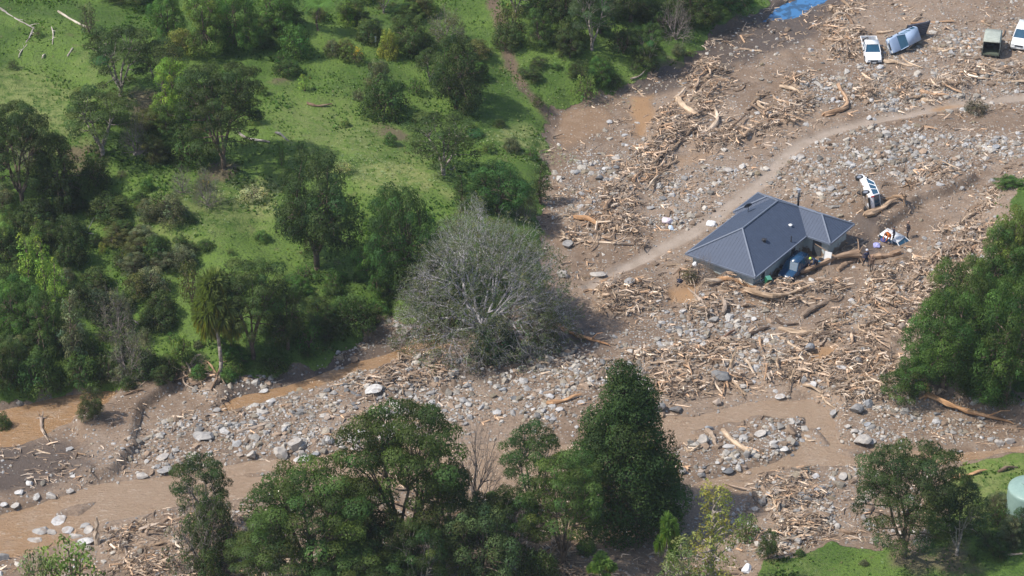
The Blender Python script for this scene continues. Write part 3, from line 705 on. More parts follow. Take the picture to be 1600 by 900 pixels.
HL = [
 (1078,158,1109,131,'straight','pale straight log at the upper left of the long jam',6,PALE),
 (1103,208,1122,168,'fork','tan log pointing up slope with dark hollow on its right',8,None),
 (1060,157,1086,182,'thick','short thick splintered log in the upper jam',13,PALE),
 (1142,223,1188,206,'fork','long thin pale branch at the lower right of the upper jam',5,PALE),
 (1217,141,1270,175,'bent','pale curved branch crossing the middle wood pile',5,PALE),
 (1280,180,1323,140,'bent','curved pale trunk standing apart right of the middle wood pile',10,None),
 (1200,190,1230,170,'straight','brown log at the lower left of the middle wood pile',5,BROWN),
 (1298,12,1318,26,'straight','pale log at the top of the small jam near the upper edge',6,PALE),
 (1322,24,1340,55,'straight','thin dark branch down the small jam near the upper edge',4,BROWN),
 (1384,98,1424,104,'root','pale rooted log right below the tipped truck',8,PALE),
 (1411,88,1438,108,'straight','thin pale branch crossing the rooted log below the tipped truck',4,PALE),
 (1423,37,1448,24,'straight','thin pale branch leaning above the dark truck deck',4,PALE),
 (1425,38,1490,36,'straight','long thin pale log right of the dark truck deck',4,None),
 (1370,52,1395,50,'straight','pale short plank-like log left above the tipped truck',5,PALE),
 (1458,77,1492,82,'fork','pale splintered log between the tipped truck and the canvas truck',6,PALE),
 (1555,58,1572,50,'straight','short brown branch against the canvas truck roof',4,BROWN),
 (1502,113,1543,127,'straight','pale thick log at the left end of the right log line',6,PALE),
 (1545,112,1602,117,'straight','long pale log on top of the right log line',6,None),
 (1560,128,1604,131,'straight','lower pale log of the right log line',5,PALE),
 (1440,145,1478,152,'thick','short thick pale log in the wood pile above the track',9,None),
 (1440,157,1460,160,'thick','stubby pale log at the lower right of the pile above the track',7,PALE),
 (1164,452,1270,457,'bent','longest pale trunk lying in front of the house corner',10,(.44,.33,.23)),
 (1100,447,1170,440,'straight','tan trunk in front of the left house wall',7,None),
 (1120,440,1180,449,'straight','tan splintered trunk behind the longest pale trunk',7,ORNG),
 (1217,515,1293,526,'straight','straight pale pole lying in the middle of the debris field',7,PALE),
 (1222,531,1266,559,'straight','slanting pale pole below the straight pale pole',6,PALE),
 (1254,497,1305,467,'straight','grey-brown log rising to the right above the straight pole',8,(.34,.27,.21)),
 (1172,525,1200,514,'thick','black wet log left of the straight pale pole',8,DARKW),
 (1214,499,1245,510,'straight','thin black wet log above the straight pale pole',6,DARKW),
 (1330,466,1338,464,'straight','short dark stick in the right rubble',3,BROWN),
 (1105,493,1078,456,'root','pale leaning dead trunk with raised crown left of the house',7,(.40,.33,.27)),
 (1128,491,1129,462,'straight','short upright pale trunk below the left house corner',8,(.40,.33,.27)),
 (1105,475,1123,494,'straight','short trunk between the two pale trunks below the house',7,(.36,.28,.22)),
 (1070,547,1150,522,'straight','long reddish-brown log across the central gravel ramp',7,(.28,.17,.12)),
 (1452,618,1575,664,'root','long orange trunk sliding off the green bank over the right gravel',10,ORNG),
 (1464,617,1483,608,'straight','pale stub beside the long orange trunk',7,PALE),
 (1540,668,1600,672,'straight','thin brown pole below the long orange trunk',3,BROWN),
 (1131,674,1168,708,'straight','pale squared log across the left end of the gravel island',9,PALE),
 (1103,675,1119,697,'straight','short tan log left of the squared one by the island',8,None),
 (1070,700,1094,703,'straight','short pale log in mud right of the conifer',7,PALE),
 (1260,684,1275,691,'straight','short thin pale stick on the gravel island',4,PALE),
 (1255,603,1292,616,'straight','pale branch pointing at the boulder pile',5,PALE),
 (1285,618,1303,640,'root','pale splintered branch by the stream mouth',5,PALE),
 (1350,584,1385,601,'bent','curved orange-tan branch left of the green bank crown',6,ORNG),
 (1362,522,1392,528,'straight','tan log just left of the green bank crown',6,None),
 (1343,507,1353,522,'straight','short pale stick in rubble above the boulder pile',4,PALE),
 (868,506,946,542,'root','long dark trunk with bright orange torn end right of the grey tree',9,(.38,.22,.12)),
 (812,561,860,549,'straight','grey-tan log below the right side of the grey tree',5,(.36,.31,.26)),
 (838,563,858,570,'straight','short pale log under the grey-tan one below the grey tree',4,PALE),
 (856,632,904,621,'thick','orange broken trunk left of the conifer top',10,ORNG),
 (885,373,990,386,'root','long pale trunk at the foot of the jam above the grey tree',6,None),
 (897,343,950,362,'fork','orange-tan splintered trunk at the lower end of the jam',8,ORNG),
 (925,378,895,384,'straight','short log above the grey boulder beside the grey tree',4,None),
 (945,330,968,300,'straight','tan log up the lower jam',6,None),
 (1003,243,1018,215,'straight','pale straight log in the middle of the jam',6,PALE),
 (1042,205,1056,180,'straight','pale log in the upper middle of the jam',6,PALE),
 (1020,232,1046,214,'fork','forked tan log in the middle of the jam',5,None),
 (1185,160,1206,176,'fork','small forked log at the top of the middle wood pile',5,PALE),
 (1146,142,1166,134,'straight','short thin log above the middle wood pile',4,None),
 (1105,118,1158,132,'straight','thin bent pale branch high in the upper debris',3,PALE),
 (1163,78,1190,82,'straight','small pale branch in upper mud below the dark bank',4,PALE),
 (1340,407,1250,430,'root','massive brown trunk behind the blue car reaching right to the walkers',12,(.35,.25,.175)),
 (1310,424,1345,404,'straight','brown trunk on top of the massive one near the walkers',7,(.38,.28,.2)),
 (1402,396,1355,406,'thick','massive torn trunk right of the walkers',12,(.36,.25,.17)),
 (1352,338,1396,318,'thick','thick pale trunk curving from the nose of the overturned white car',13,(.43,.31,.21)),
 (1412,318,1380,317,'root','root crown end of the thick pale trunk beside the overturned car',8,(.33,.23,.15)),
 (1448,415,1475,402,'straight','grey-brown log at the foot of the right jam',6,(.33,.26,.2)),
 (1470,395,1500,380,'straight','tan log in the right jam beside the bank trees',6,None),
 (1505,350,1528,330,'straight','pale log at the upper end of the right jam',6,PALE),
 (1515,385,1535,368,'fork','pale forked branch in the right jam',5,PALE),
 (1420,290,1472,264,'root','brown rooted log in mud below the track bend',7,(.30,.21,.14)),
 (1460,252,1500,262,'straight','thin pale stick near the brown rooted log',3,PALE),
 (372,677,421,664,'straight','pale grooved log lying on the left gravel bar',7,(.45,.38,.32)),
 (590,651,612,651,'bent','small pale curved branch at the right of the left gravel bar',3,PALE),
 (300,573,335,560,'bent','curved pale trunk under the spiky yellow-green tree',6,PALE),
 (345,568,330,610,'root','brown root mass on the bank under the spiky yellow-green tree',5,BROWN),
 (265,592,302,586,'straight','dark thin log on the bank left of the spiky tree',4,BROWN),
 (195,618,240,604,'straight','thin brown log on the pale mud shelf',3,BROWN),
 (66,655,73,690,'root','small root stump at the edge of the left pool',6,(.4,.33,.27)),
 (58,703,78,710,'straight','pale stick on the dark left bank',3,PALE),
 (330,850,352,838,'straight','pale cut branch on the bottom left wood heap',5,PALE),
 (300,838,360,858,'fork','tan forked branch over the bottom left wood heap',6,None),
 (262,872,278,890,'root','brown stump on the bottom left wood heap',8,BROWN),
 (374,884,392,900,'thick','orange cut log at the bottom edge near the low trees',12,ORNG),
 (216,858,258,850,'straight','brown log at the left of the bottom left wood heap',6,None),
 (280,862,330,864,'bent','long curved tan branch in the bottom left wood heap',5,None),
 (862,848,885,858,'straight','pale dead log below the low umbrella tree',6,(.4,.36,.33)),
 (845,872,872,848,'fork','grey branch crossing the dead log below the umbrella tree',5,GREYW),
 (1187,752,1210,745,'straight','pale branch at the top of the root tangle',4,PALE),
 (1204,770,1218,805,'root','pale splayed root stem in the root tangle',5,PALE),
 (1228,762,1215,796,'root','second splayed root stem, right in the root tangle',5,PALE),
 (1136,757,1180,768,'straight','dark-tan pole over the wet rocks left of the root tangle',4,(.34,.26,.2)),
 (1165,836,1186,846,'straight','orange-tan stick above the bottom grass edge',5,ORNG),
 (1314,828,1352,833,'fork','tan splintered wood left of the forked tree foot',6,None),
 (1488,747,1536,739,'thick','orange broken log on the right grass strip',10,ORNG),
 (1560,738,1600,728,'straight','tan log at the right frame edge above the water tank',6,None),
 (1575,867,1598,867,'straight','thin pale board on grass at the lower right',4,PALE),
 (92,19,138,46,'straight','pale fallen trunk on the grass at the upper left',4,(.55,.5,.42)),
 (0,14,52,48,'fork','grey dead branch left of the pale fallen trunk',3,GREYW),
 (52,44,40,66,'fork','grey branch stub hanging from the upper left dead branch',3,GREYW),
 (80,45,82,70,'fork','thin dead stick upright on the upper left grass',2,(.5,.46,.4)),
 (66,92,72,82,'straight','short pale stick in the upper left grass',3,(.5,.46,.4)),
 (106,88,114,76,'straight','pale stick right in the upper left grass',3,(.5,.46,.4)),
 (30,90,42,70,'fork','faint dead twig left in the upper left grass',2,(.45,.42,.36)),
 (210,243,276,234,'straight','grey fallen log under the left dark trees',6,GREYW),
 (372,206,418,226,'straight','grey rotten log right of the large dark tree',5,GREYW),
 (480,162,518,167,'straight','low brown log on the mid hillside grass',5,BROWN),
 (85,362,150,366,'fork','grey tangle of dead branches on the left shaded slope',6,(.25,.25,.28)),
 (175,380,195,370,'fork','grey dead branch right of the left shaded slope tangle',4,GREYW),
 (225,410,265,455,'straight','thin pale fallen pole on the lower hillside',2,(.42,.38,.32)),
 (195,490,215,510,'fork','grey broken branches beside the twiggy bush',4,GREYW),
 (700,265,712,262,'straight','small dead stick below the round hillside bush',2,GREYW),
 (985,125,1010,113,'straight','pale thin log on the bank grass near the creek',3,(.42,.36,.30)),
 (430,208,455,222,'straight','dark grey log on the middle hillside',4,(.2,.2,.21)),
]
for a in HL: log(*a[:6], label=a[5], wpx=a[6], col=a[7]) if False else log(a[0], a[1], a[2], a[3], a[4], a[5], a[6], a[7])
def jam_logs():
    r = np.random.default_rng(77); tot = 0
    REG = [([(1120,110),(1070,120),(1040,190),(1000,240),(1030,280),(1090,215),(1130,160)], 26, (-70, -20), 'log in the upper stretch of the long jam', 'logs in the upper jam'),
           ([(1000,250),(960,310),(900,345),(890,385),(990,385),(1000,330),(1040,280)], 22, (-75, -10), 'log in the lower stretch of the long jam', 'logs in the lower jam'),
           ([(1250,125),(1180,150),(1110,215),(1200,215),(1250,180)], 16, (-60, 50), 'log in the middle wood pile left of the track', 'logs in the middle pile'),
           ([(1340,132),(1500,136),(1500,158),(1350,160)], 10, (-10, 40), 'log in the wood pile above the track', 'logs above the track'),
           ([(1500,104),(1600,106),(1600,130),(1510,126)], 5, (-5, 20), 'log in the right log line below the canvas truck', 'logs in the right log line'),
           ([(1290,20),(1330,14),(1340,85),(1295,85)], 9, (-60, 80), 'log in the small jam near the upper edge', 'logs in the small upper jam'),
           ([(1280,500),(1390,450),(1400,500),(1390,600),(1330,620),(1280,560)], 26, (-60, 70), 'log in the debris left of the green bank', 'logs left of the green bank'),
           ([(1400,430),(1530,340),(1530,400),(1450,470),(1400,470)], 18, (-60, 0), 'log in the right jam beside the bank trees', 'logs in the right jam'),
           ([(1100,560),(1230,530),(1260,600),(1130,620),(1040,625),(1010,600)], 26, (40, 110), 'log standing on end in the debris above the upper stream branch', 'logs above the upper stream branch'),
           ([(1040,470),(1330,440),(1320,470),(1180,490)], 12, (-20, 30), 'log in the debris in front of the house', 'logs in front of the house'),
           ([(930,450),(1010,445),(1040,470),(980,495),(935,485)], 9, (-10, 50), 'log in the small pile right of the grey tree', 'logs right of the grey tree'),
           ([(200,840),(330,810),(430,860),(430,898),(190,898)], 18, (-50, 60), 'branch in the bottom left wood heap', 'branches in the bottom left heap'),
           ([(565,590),(640,575),(735,582),(690,608),(585,622)], 8, (-20, 40), 'wood piece on the bar under the grey tree', 'wood under the grey tree'),
           ([(275,572),(345,565),(345,620),(300,615)], 7, (-60, 90), 'root piece on the bank under the spiky tree', 'roots under the spiky tree'),
           ([(830,840),(920,835),(930,898),(810,898)], 7, (-60, 50), 'stick in the litter below the umbrella tree', 'sticks below the umbrella tree'),
           ([(1190,750),(1255,745),(1265,785),(1205,800)], 5, (-80, 80), 'root piece in the lower root tangle', 'roots in the tangle')]
    for poly, cnt, (a0, a1), lab, grp in REG:
        xs = [p[0] for p in poly]; ys = [p[1] for p in poly]; got = 0
        while got < cnt:
            px, py = r.uniform(min(xs), max(xs)), r.uniform(min(ys), max(ys))
            if sdpoly(np.array([px]), np.array([py]), poly)[0] < 0: continue
            an = radians(r.uniform(a0, a1)); L = r.uniform(12, 34); kd = ['straight', 'straight', 'fork', 'root', 'bent', 'straight', 'thick'][int(r.integers(0, 7))]
            if kd == 'thick': L *= .55
            dx, dy = cos(an) * L / 2, sin(an) * L / 2; ci = int(r.integers(0, 7)); w = r.uniform(2.6, 5.0) * (1.5 if kd == 'thick' else 1)
            size = 'long' if L > 25 else 'short'; shp = dict(straight='straight', fork='forked', root='root-ended', bent='curved', thick='stubby')[kd]
            cn = ['tan', 'brown-tan', 'pale', 'brown', 'grey-tan', 'dark brown', 'orange-tan'][ci]
            log(px - dx, py - dy, px + dx, py + dy, kd, f'{size} {cn} {shp} {lab}', w, WOODC[ci], grp, lift=r.uniform(0, .35)); got += 1; tot += 1
    print('logs', tot + len(HL))
jam_logs()
def build_sticks():
    r = np.random.default_rng(31)
    def tm(b):
        A = [(-.5, 0, 0), (0, b, 0)]; B = [(0, b, 0), (.5, -b * .4, b * .5)]
        V, F, caps = tubes(A, B, [.8, 1], [1, .55], 4); return V, F
    T = []
    for b in (.02, .06, .1, .16):
        V, F = tm(b); V = V.copy()
        T.append((V, F))
    # cross-section is scaled separately: store unit radius .02
    T = []
    for b in (.02, .06, .1, .16):
        V, F, _ = tubes([(-.5, 0, 0), (0, b, 0)], [(0, b, 0), (.5, -b * .4, b * .5)], [.022, .028], [.028, .013], 4); T.append((V, F))
    def dens(x, y):
        j = JAM(x, y); c = fbm(x, y, 1.8, 3, 41.)
        return np.clip((.05 + j * .95) * np.clip(.5 + 1.2 * c, .05, 1.4) + .08 * sstep(.25, .6, fbm(x, y, 3.5, 3, 44.)), 0, 1) * offland(x, y) * (1 - WATER(x, y)) * (1 - TRACK(x, y) * .97) * (1 - .95 * ORANGE(x, y)) * (1 - .93 * MUDPOOL(x, y)) * nohouse(x, y)
    x, y = valley_points(460000, r, dens); n = len(x)
    L = .22 + .85 * r.random(n) ** 1.3 * (1 + .8 * (r.random(n) < .15)); wd = (.5 + 3.4 * r.random(n) ** 3) * (.8 + .4 * L)
    S = np.stack([L, wd, wd], 1); j = JAM(x, y)
    z = hz(x, y) + .03 + r.random(n) ** 1.5 * .55 * j
    flow = np.where(y > 0, 1.05, .35) + .5 * fbm(x, y, 7, 2, 51.); yaw = flow + r.normal(0, .75, n)
    c = np.array(WOODC)[r.integers(0, 7, n)] * r.uniform(.55, 1.6, (n, 1))
    o = link('splintered_wood', scatter('splintered_wood', T, np.stack([x, y, z], 1), rotm(yaw, r.normal(0, .28, n), r), S, c, M_STICKS))
    tag(o, 'tan splintered branches and sticks strewn through the flood debris', 'driftwood', kind='stuff'); print('sticks', n)
build_sticks()

# ------------------------------------------------------------------ trees
def unit(v): return v / (np.linalg.norm(v, axis=-1, keepdims=True) + 1e-9)
def leaves(centers, radii, flat, dens, ls, r, up=.5, tintv=.28, droop=0, long=1.0):
    """leaf sprays on the shells of many clumps"""
    Ps, Ns, Ts, Ds = [], [], [], []
    for c, rb in zip(centers, radii):
        n = max(12, int(dens * rb * rb / (ls * ls) * 11))
        d = unit(r.normal(size=(n, 3)) + np.array([0, 0, up])); rad = r.uniform(.62, 1.06, (n, 1)) ** .6
        lump = 1 + .22 * np.sin(d[:, :1] * 5 + c[0] * 3) * np.cos(d[:, 1:2] * 6 + c[1] * 3)
        Ps.append(c + d * rad * lump * rb * np.array([1, 1, flat])); Ns.append(unit(d * np.array([1, 1, 1 / flat]) + r.normal(size=(n, 3)) * .38))
        Ds.append(unit(d * np.array([1, 1, 1 / flat]) + np.array([0, 0, .25]))); b = np.clip(1 + tintv * r.normal(), .6, 1.6); hue = r.normal() * .10
        t = b * (1 + .12 * r.normal(size=(n, 1))) * np.array([[1 + hue, 1, 1 - hue * .5]])
        Ts.append(np.clip(t, .25, 2.2))
    Pn, Nn, Tn = np.concatenate(Ps), np.concatenate(Ns), np.concatenate(Ts); n = len(Pn)
    a = unit(np.cross(Nn, r.normal(size=(n, 3)))); b = np.cross(Nn, a); s = ls * r.uniform(.55, 1.25, (n, 1))
    q0 = Pn - a * s * .5 * long; q1 = Pn + b * s * .33 + Nn * s * .08; q2 = Pn + a * s * .55 * long - np.array([0, 0, 1]) * s * droop; q3 = Pn - b * s * .33 + Nn * s * .08
    V = np.stack([q0, q3, q2, q1], 1).reshape(-1, 3)
    F = np.arange(n * 4).reshape(-1, 4)
    NRM.append(np.repeat(unit(np.concatenate(Ds) * .55 + Nn * .6), 4, 0)); return V, F, np.repeat(Tn, 4, 0)
NRM = []
def limb(segs, a, b, ra, rb, r, m=5, sag=.12):
    d = b - a; L = np.linalg.norm(d); p = a; w = r.normal(size=3) * L * .06
    for i in range(1, m + 1):
        t = i / m; q = a + d * t + w * sin(t * pi) + np.array([0, 0, sag * L * sin(t * pi) * .5])
        segs.append((p, q, ra + (rb - ra) * (i - 1) / m, ra + (rb - ra) * t)); p = q
def blobs(kind, H, W, r, n, rb0):
    R = W / 2; C = []; B = []; tries = 0
    if kind == 'multi':
        LB = [np.array([0, 0, H * .60, min(W * .33, H * .38)])]
        for i in range(9):
            a = i * 2.4 + r.normal() * .3; q = W * (.20 + .13 * (i % 2)) * r.uniform(.85, 1.1); lr = W * r.uniform(.17, .25); LB.append(np.array([q * cos(a), q * sin(a), H * r.uniform(.22, .72) * (1.1 - .7 * q / W), lr]))
    while len(C) < n and tries < n * 90:
        tries += 1; th = r.uniform(0, 2 * pi); u = r.random()
        if kind == 'multi':
            lc = LB[int(r.integers(0, len(LB)))]; d = unit(r.normal(size=3) + np.array([0, 0, .35])); c0 = lc[:3] + d * lc[3] * .86
            if any(np.linalg.norm(c0 - q[:3]) < q[3] * .72 for q in LB): continue
            rr = np.hypot(c0[0], c0[1]); th = atan2(c0[1], c0[0]); z = max(c0[2], .06 * H)
        elif kind == 'umbrella':
            rr = R * sqrt(u) * .9; ztop = H * (1 - .20 * (rr / R) ** 2) - .05 * H * r.random()
            z = ztop - H * .38 * r.random() ** 2.2 * (.4 + rr / R)
        elif kind == 'round':
            el = np.arcsin(r.uniform(-.62, 1)); k = r.uniform(.74, 1) * .88
            rr = R * cos(el) * k; z = H * .46 + H * .47 * sin(el) * k
        elif kind == 'cone':
            z = H * (.05 + .89 * r.random() ** 1.15); t = z / H
            prof = np.interp(t, [0, .12, .3, .5, .72, .88, 1], [.80, .97, 1, .76, .45, .23, .04]); rr = R * prof * r.uniform(.7, 1) * .88
        elif kind == 'column':
            z = H * r.uniform(.12, .95); t = z / H; prof = np.interp(t, [0, .3, .7, 1], [.6, 1, .75, .2]); rr = R * prof * sqrt(u) * .9
        else:
            el = np.arcsin(r.uniform(-.1, 1)); k = r.uniform(.6, 1) * .85; rr = R * cos(el) * k; z = H * .1 + H * .78 * sin(el) * k
        rb = rb0 * r.uniform(.7, 1.25); c = np.array([rr * cos(th), rr * sin(th), z])
        if kind == 'umbrella': c[:2] *= 1 + .12 * sin(3 * th + n)
        if all(np.linalg.norm((c - q) * np.array([1, 1, 1.5])) > .72 * (rb + b) for q, b in zip(C, B)) or tries > n * 40: C.append(c); B.append(rb)
    return np.array(C), np.array(B)
def ext(V):
    V = np.asarray(V); return dict(H=float(np.percentile(V[:, 2], 99.7)), W=float(2 * np.percentile(np.hypot(V[:, 0], V[:, 1]), 98.5)))
def make_crown(kind, H, W, seed, n, rb0, flat, ls, dens=1.0, bark=None, droop=0, long=1.0, forks=4, tr=.035, tintv=.34, fill=0):
    r = np.random.default_rng(seed); C, B = blobs(kind, H, W, r, n, rb0)
    NRM.clear(); V, F, T = leaves(C, B, flat, dens, ls, r, droop=droop, long=long, tintv=tintv)
    if fill:
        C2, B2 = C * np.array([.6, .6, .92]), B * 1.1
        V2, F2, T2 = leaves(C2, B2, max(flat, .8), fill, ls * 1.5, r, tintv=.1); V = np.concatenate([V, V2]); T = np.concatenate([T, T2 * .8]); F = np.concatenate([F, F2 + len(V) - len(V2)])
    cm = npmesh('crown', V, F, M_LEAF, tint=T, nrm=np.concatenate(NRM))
    segs = []; R0 = tr * H
    if kind in ('cone', 'column'):
        limb(segs, np.zeros(3) - [0, 0, .6], np.array([0, 0, H * .93]), R0, R0 * .15, r, 8, 0)
        for c in C[::2]: limb(segs, np.array([0, 0, max(.2, c[2] * .85)]), c, R0 * .25, .02, r, 3)
    else:
        nodes = []; base = np.array([0, 0, -.5]); th0 = r.uniform(0, 6)
        hf = H * (.05 if kind == 'shrub' else .12)
        limb(segs, base, np.array([0, 0, hf]), R0 * 1.1, R0, r, 2, 0)
        for k in range(forks):
            th = th0 + k * 2 * pi / forks + r.normal() * .3; e = np.array([cos(th) * W * .2, sin(th) * W * .2, H * r.uniform(.5, .62)])
            limb(segs, np.array([0, 0, hf * .9]), e, R0 * .62, R0 * .36, r, 6, -.1); nodes.append(e)
            nodes += [s[1] for s in segs[-4:]]
        nodes = np.array(nodes)
        for c, b in zip(C, B):
            k = np.argmin(np.linalg.norm(nodes - c, axis=1) + (nodes[:, 2] > c[2]) * H * .3)
            limb(segs, nodes[k], c - np.array([0, 0, b * flat * .3]), R0 * .24, .02, r, 4)
    tm = tubemesh('trunk', segs, bark or M_BARK, 6)
    return dict(crown=cm, trunk=tm, **ext(V))

def twig_tree(H, W, seed, n=500, mat=None, leaf=0, ls=.14, rk=.011, shell=.45, low=.02, wig=.10):
    """bare spreading tree: limbs that split again and again towards twig tips filling a dome"""
    r = np.random.default_rng(seed); R = W / 2; segs = []
    u = r.random(n); th = r.uniform(0, 2 * pi, n); el = np.arcsin(low + (1 - low) * u); k = shell + (1 - shell) * r.random(n) ** .6
    k = k * (1 + .10 * np.sin(3 * th + seed) + .06 * np.sin(7 * th))
    T = np.stack([R * np.cos(el) * np.cos(th) * k, R * np.cos(el) * np.sin(th) * k, H * (np.sin(el) * k * .97 + .02)], 1)
    st = [(np.array([0, 0, .05]), T, 0)]
    while st:
        p, q, g = st.pop(); m = len(q); c = q.mean(0); rad = rk * m ** .5
        if m == 1:
            e = q[0]; mid = (p + e) / 2 + r.normal(size=3) * np.linalg.norm(e - p) * wig; segs += [(p, mid, rad, rad * .8), (mid, e, rad * .8, rad * .4)]
            for _ in range(3):
                f = mid + (e - mid) * r.uniform(.1, .9); segs.append((f, f + unit((e - p) + r.normal(size=3) * np.linalg.norm(e - p) * .7) * r.uniform(.25, .7), rad * .55, rad * .25))
            continue
        f = .02 if g == 0 else r.uniform(.28, .42); nx = p + (c - p) * f + r.normal(size=3) * np.linalg.norm(c - p) * (0 if g == 0 else wig * .6); segs.append((p, nx, rad * 1.05, rad * .9))
        kk = min(m, 9 if g == 0 else int(r.integers(2, 4))); ce = q[r.choice(m, kk, replace=False)]
        for _ in range(3):
            w_ = np.argmin(((unit(q - nx)[:, None] - unit(ce - nx)[None]) ** 2).sum(-1), 1); ce = np.array([q[w_ == j].mean(0) if (w_ == j).any() else ce[j] for j in range(kk)])
        for j in range(kk):
            if (w_ == j).any(): st.append((nx, q[w_ == j], g + 1))
    tm = tubemesh('trunk', segs, mat or M_GREYBARK, 4)
    d = dict(trunk=tm, H=H * .97, W=W * .97)
    if leaf:
        tp = T[r.random(n) < leaf]; NRM.clear()
        V, F, TT = leaves(tp, r.uniform(.16, .42, len(tp)), .8, .30, ls, r, tintv=.22); d['crown'] = npmesh('crown', V, F, M_LEAF, tint=TT, nrm=np.concatenate(NRM))
    print('twigs', len(segs)); return d
def cabbage(H, W, seed, heads=9):
    r = np.random.default_rng(seed); segs = []; Vs, Fs, Ts = [], [], []; off = 0
    limb(segs, np.array([0, 0, -.5]), np.array([0, 0, H * .45]), .16, .12, r, 4, 0)
    for k in range(heads):
        th = k * 2.4; rr = W * .33 * sqrt((k + .3) / heads); c = np.array([rr * cos(th), rr * sin(th), H * (.93 - .48 * (k / heads) * r.uniform(.5, 1.1))])
        limb(segs, np.array([0, 0, H * .42]), c, .08, .05, r, 4, 0)
        n = 150; L = W * .22 * r.uniform(.8, 1.1)
        d = unit(r.normal(size=(n, 3)) + np.array([0, 0, .15])); side = unit(np.cross(d, [0, 0, 1.])) * .028
        a = c + d * .05; m = a + d * L * .6; e = a + d * L - np.array([0, 0, 1]) * (L * .30) * (1 - d[:, 2:3])
        V = np.stack([a - side, a + side, m + side * 1.3, e, m - side * 1.3], 1).reshape(-1, 3)
        Vs.append(V); Fs.append(np.arange(n * 5).reshape(-1, 5) + off); off += n * 5
        old = (d[:, 2] < -.25); t = np.where(old[:, None] & (r.random((n, 1)) < .55), np.array([[1.5, 1.15, .8]]), np.array([[1., 1, 1]])) * r.uniform(.7, 1.3, (n, 1)); Ts.append(np.repeat(t, 5, 0))
    return dict(crown=npmesh('crown', np.concatenate(Vs), np.concatenate(Fs), M_LEAF, tint=np.concatenate(Ts)), trunk=tubemesh('trunk', segs, M_PALEBARK, 7), H=H, W=W)
def fern_tree(H, W):
    r = np.random.default_rng(8); segs = []; limb(segs, np.array([0, 0, -.4]), np.array([0, 0, H * .8]), .13, .1, r, 4, 0)
    V, F = [], []
    for k in range(17):
        th = k * 2 * pi / 17 + r.normal() * .08; rad = np.array([cos(th), sin(th), 0]); side = np.array([-sin(th), cos(th), 0]); L = W / 2 * r.uniform(.85, 1.05)
        m = 26
        for i in range(m):
            t = (i + .5) / m; c = np.array([0, 0, H * .8]) + rad * L * t + np.array([0, 0, (.55 * sin(t * 2.2) - .55 * t * t) * L * .5]); wd = .30 * L * sin(pi * min(1, t * .92 + .1)) ** .8
            for sgn in (1, -1):
                tip = c + side * sgn * wd + rad * wd * .35 - np.array([0, 0, wd * .2]); o = len(V); V += [c - rad * L * .018, tip, c + rad * L * .018]; F.append((o, o + 1, o + 2))
    T = np.ones((len(V), 3)) * np.repeat(r.uniform(.8, 1.2, (len(V) // 3, 1)), 3, 0)
    return dict(crown=npmesh('crown', np.array(V), np.array(F), M_LEAF, tint=T), trunk=tubemesh('trunk', segs, M_BARK, 7), H=H, W=W)

PT = {}
def proto(key):
    if key in PT: return PT[key]
    mk = {
     'kan1': lambda: make_crown('umbrella', 7, 8, 1, 44, .92, .46, .15, 1.1, M_PALEBARK, forks=5),
     'kan2': lambda: make_crown('umbrella', 7, 8, 2, 38, 1.0, .42, .15, 1.1, M_PALEBARK, forks=4),
     'kan3': lambda: make_crown('umbrella', 9, 11, 3, 92, 1.05, .42, .16, 1.15, M_BARK, forks=6),
     'kan4': lambda: make_crown('umbrella', 9, 10, 14, 76, 1.1, .40, .16, 1.05, M_BARK, forks=5),
     'rnd1': lambda: make_crown('multi', 7, 8, 4, 66, .80, .72, .15, 1.1, fill=.2),
     'rnd2': lambda: make_crown('multi', 8, 7, 5, 70, .74, .74, .15, 1.1, fill=.2),
     'big1': lambda: make_crown('multi', 11, 10, 6, 95, 1.05, .66, .16, 1.0, fill=.18),
     'big2': lambda: make_crown('multi', 10, 11, 16, 100, 1.1, .62, .16, 1.0, fill=.18),
     'con': lambda: make_crown('cone', 13.5, 9.5, 7, 150, 1.2, .85, .17, 1.0, fill=.12, droop=.1, long=1.1, tintv=.22),
     'col1': lambda: make_crown('column', 6, 2.6, 8, 34, .5, 1.0, .15, 1.0),
     'pop': lambda: make_crown('column', 8, 3.4, 9, 46, .42, 1.5, .13, .55, M_PALEBARK, long=1.5, forks=4, tintv=.2),
     'shr1': lambda: make_crown('shrub', 3, 4, 10, 42, .55, .8, .14, 1.0),
     'shr2': lambda: make_crown('shrub', 3, 3.6, 11, 34, .6, .75, .14, .9),
     'shr3': lambda: make_crown('shrub', 2.6, 3.2, 12, 26, .5, .8, .16, .55, forks=6),
     'sap': lambda: make_crown('column', 4, 2.2, 13, 24, .42, .9, .17, .75),
     'twg1': lambda: twig_tree(4.5, 4.5, 21, 240, M_MIDBARK),
     'twg2': lambda: twig_tree(4, 5, 22, 260, M_MIDBARK, leaf=.5, ls=.12),
     'hero': lambda: twig_tree(10.5, 15.5, 23, 5000, M_GREYBARK, leaf=.6, ls=.13, rk=.0070, shell=.62, low=-.02),
     'cab': lambda: cabbage(6, 3.8, 24, 26), 'cab2': lambda: cabbage(4, 2.8, 25, 7), 'fern': lambda: fern_tree(3.2, 4.5)}
    PT[key] = mk[key](); return PT[key]
DK = (.034, .060, .020); DK2 = (.042, .074, .023); MD = (.042, .085, .024); GR = (.05, .115, .028); BR = (.115, .21, .04); YG = (.17, .215, .05)
OL = (.065, .085, .030); GG = (.075, .10, .055); BL = (.035, .075, .032); LT = (.085, .15, .04); SG = (.10, .13, .075); EM = (.045, .11, .026)
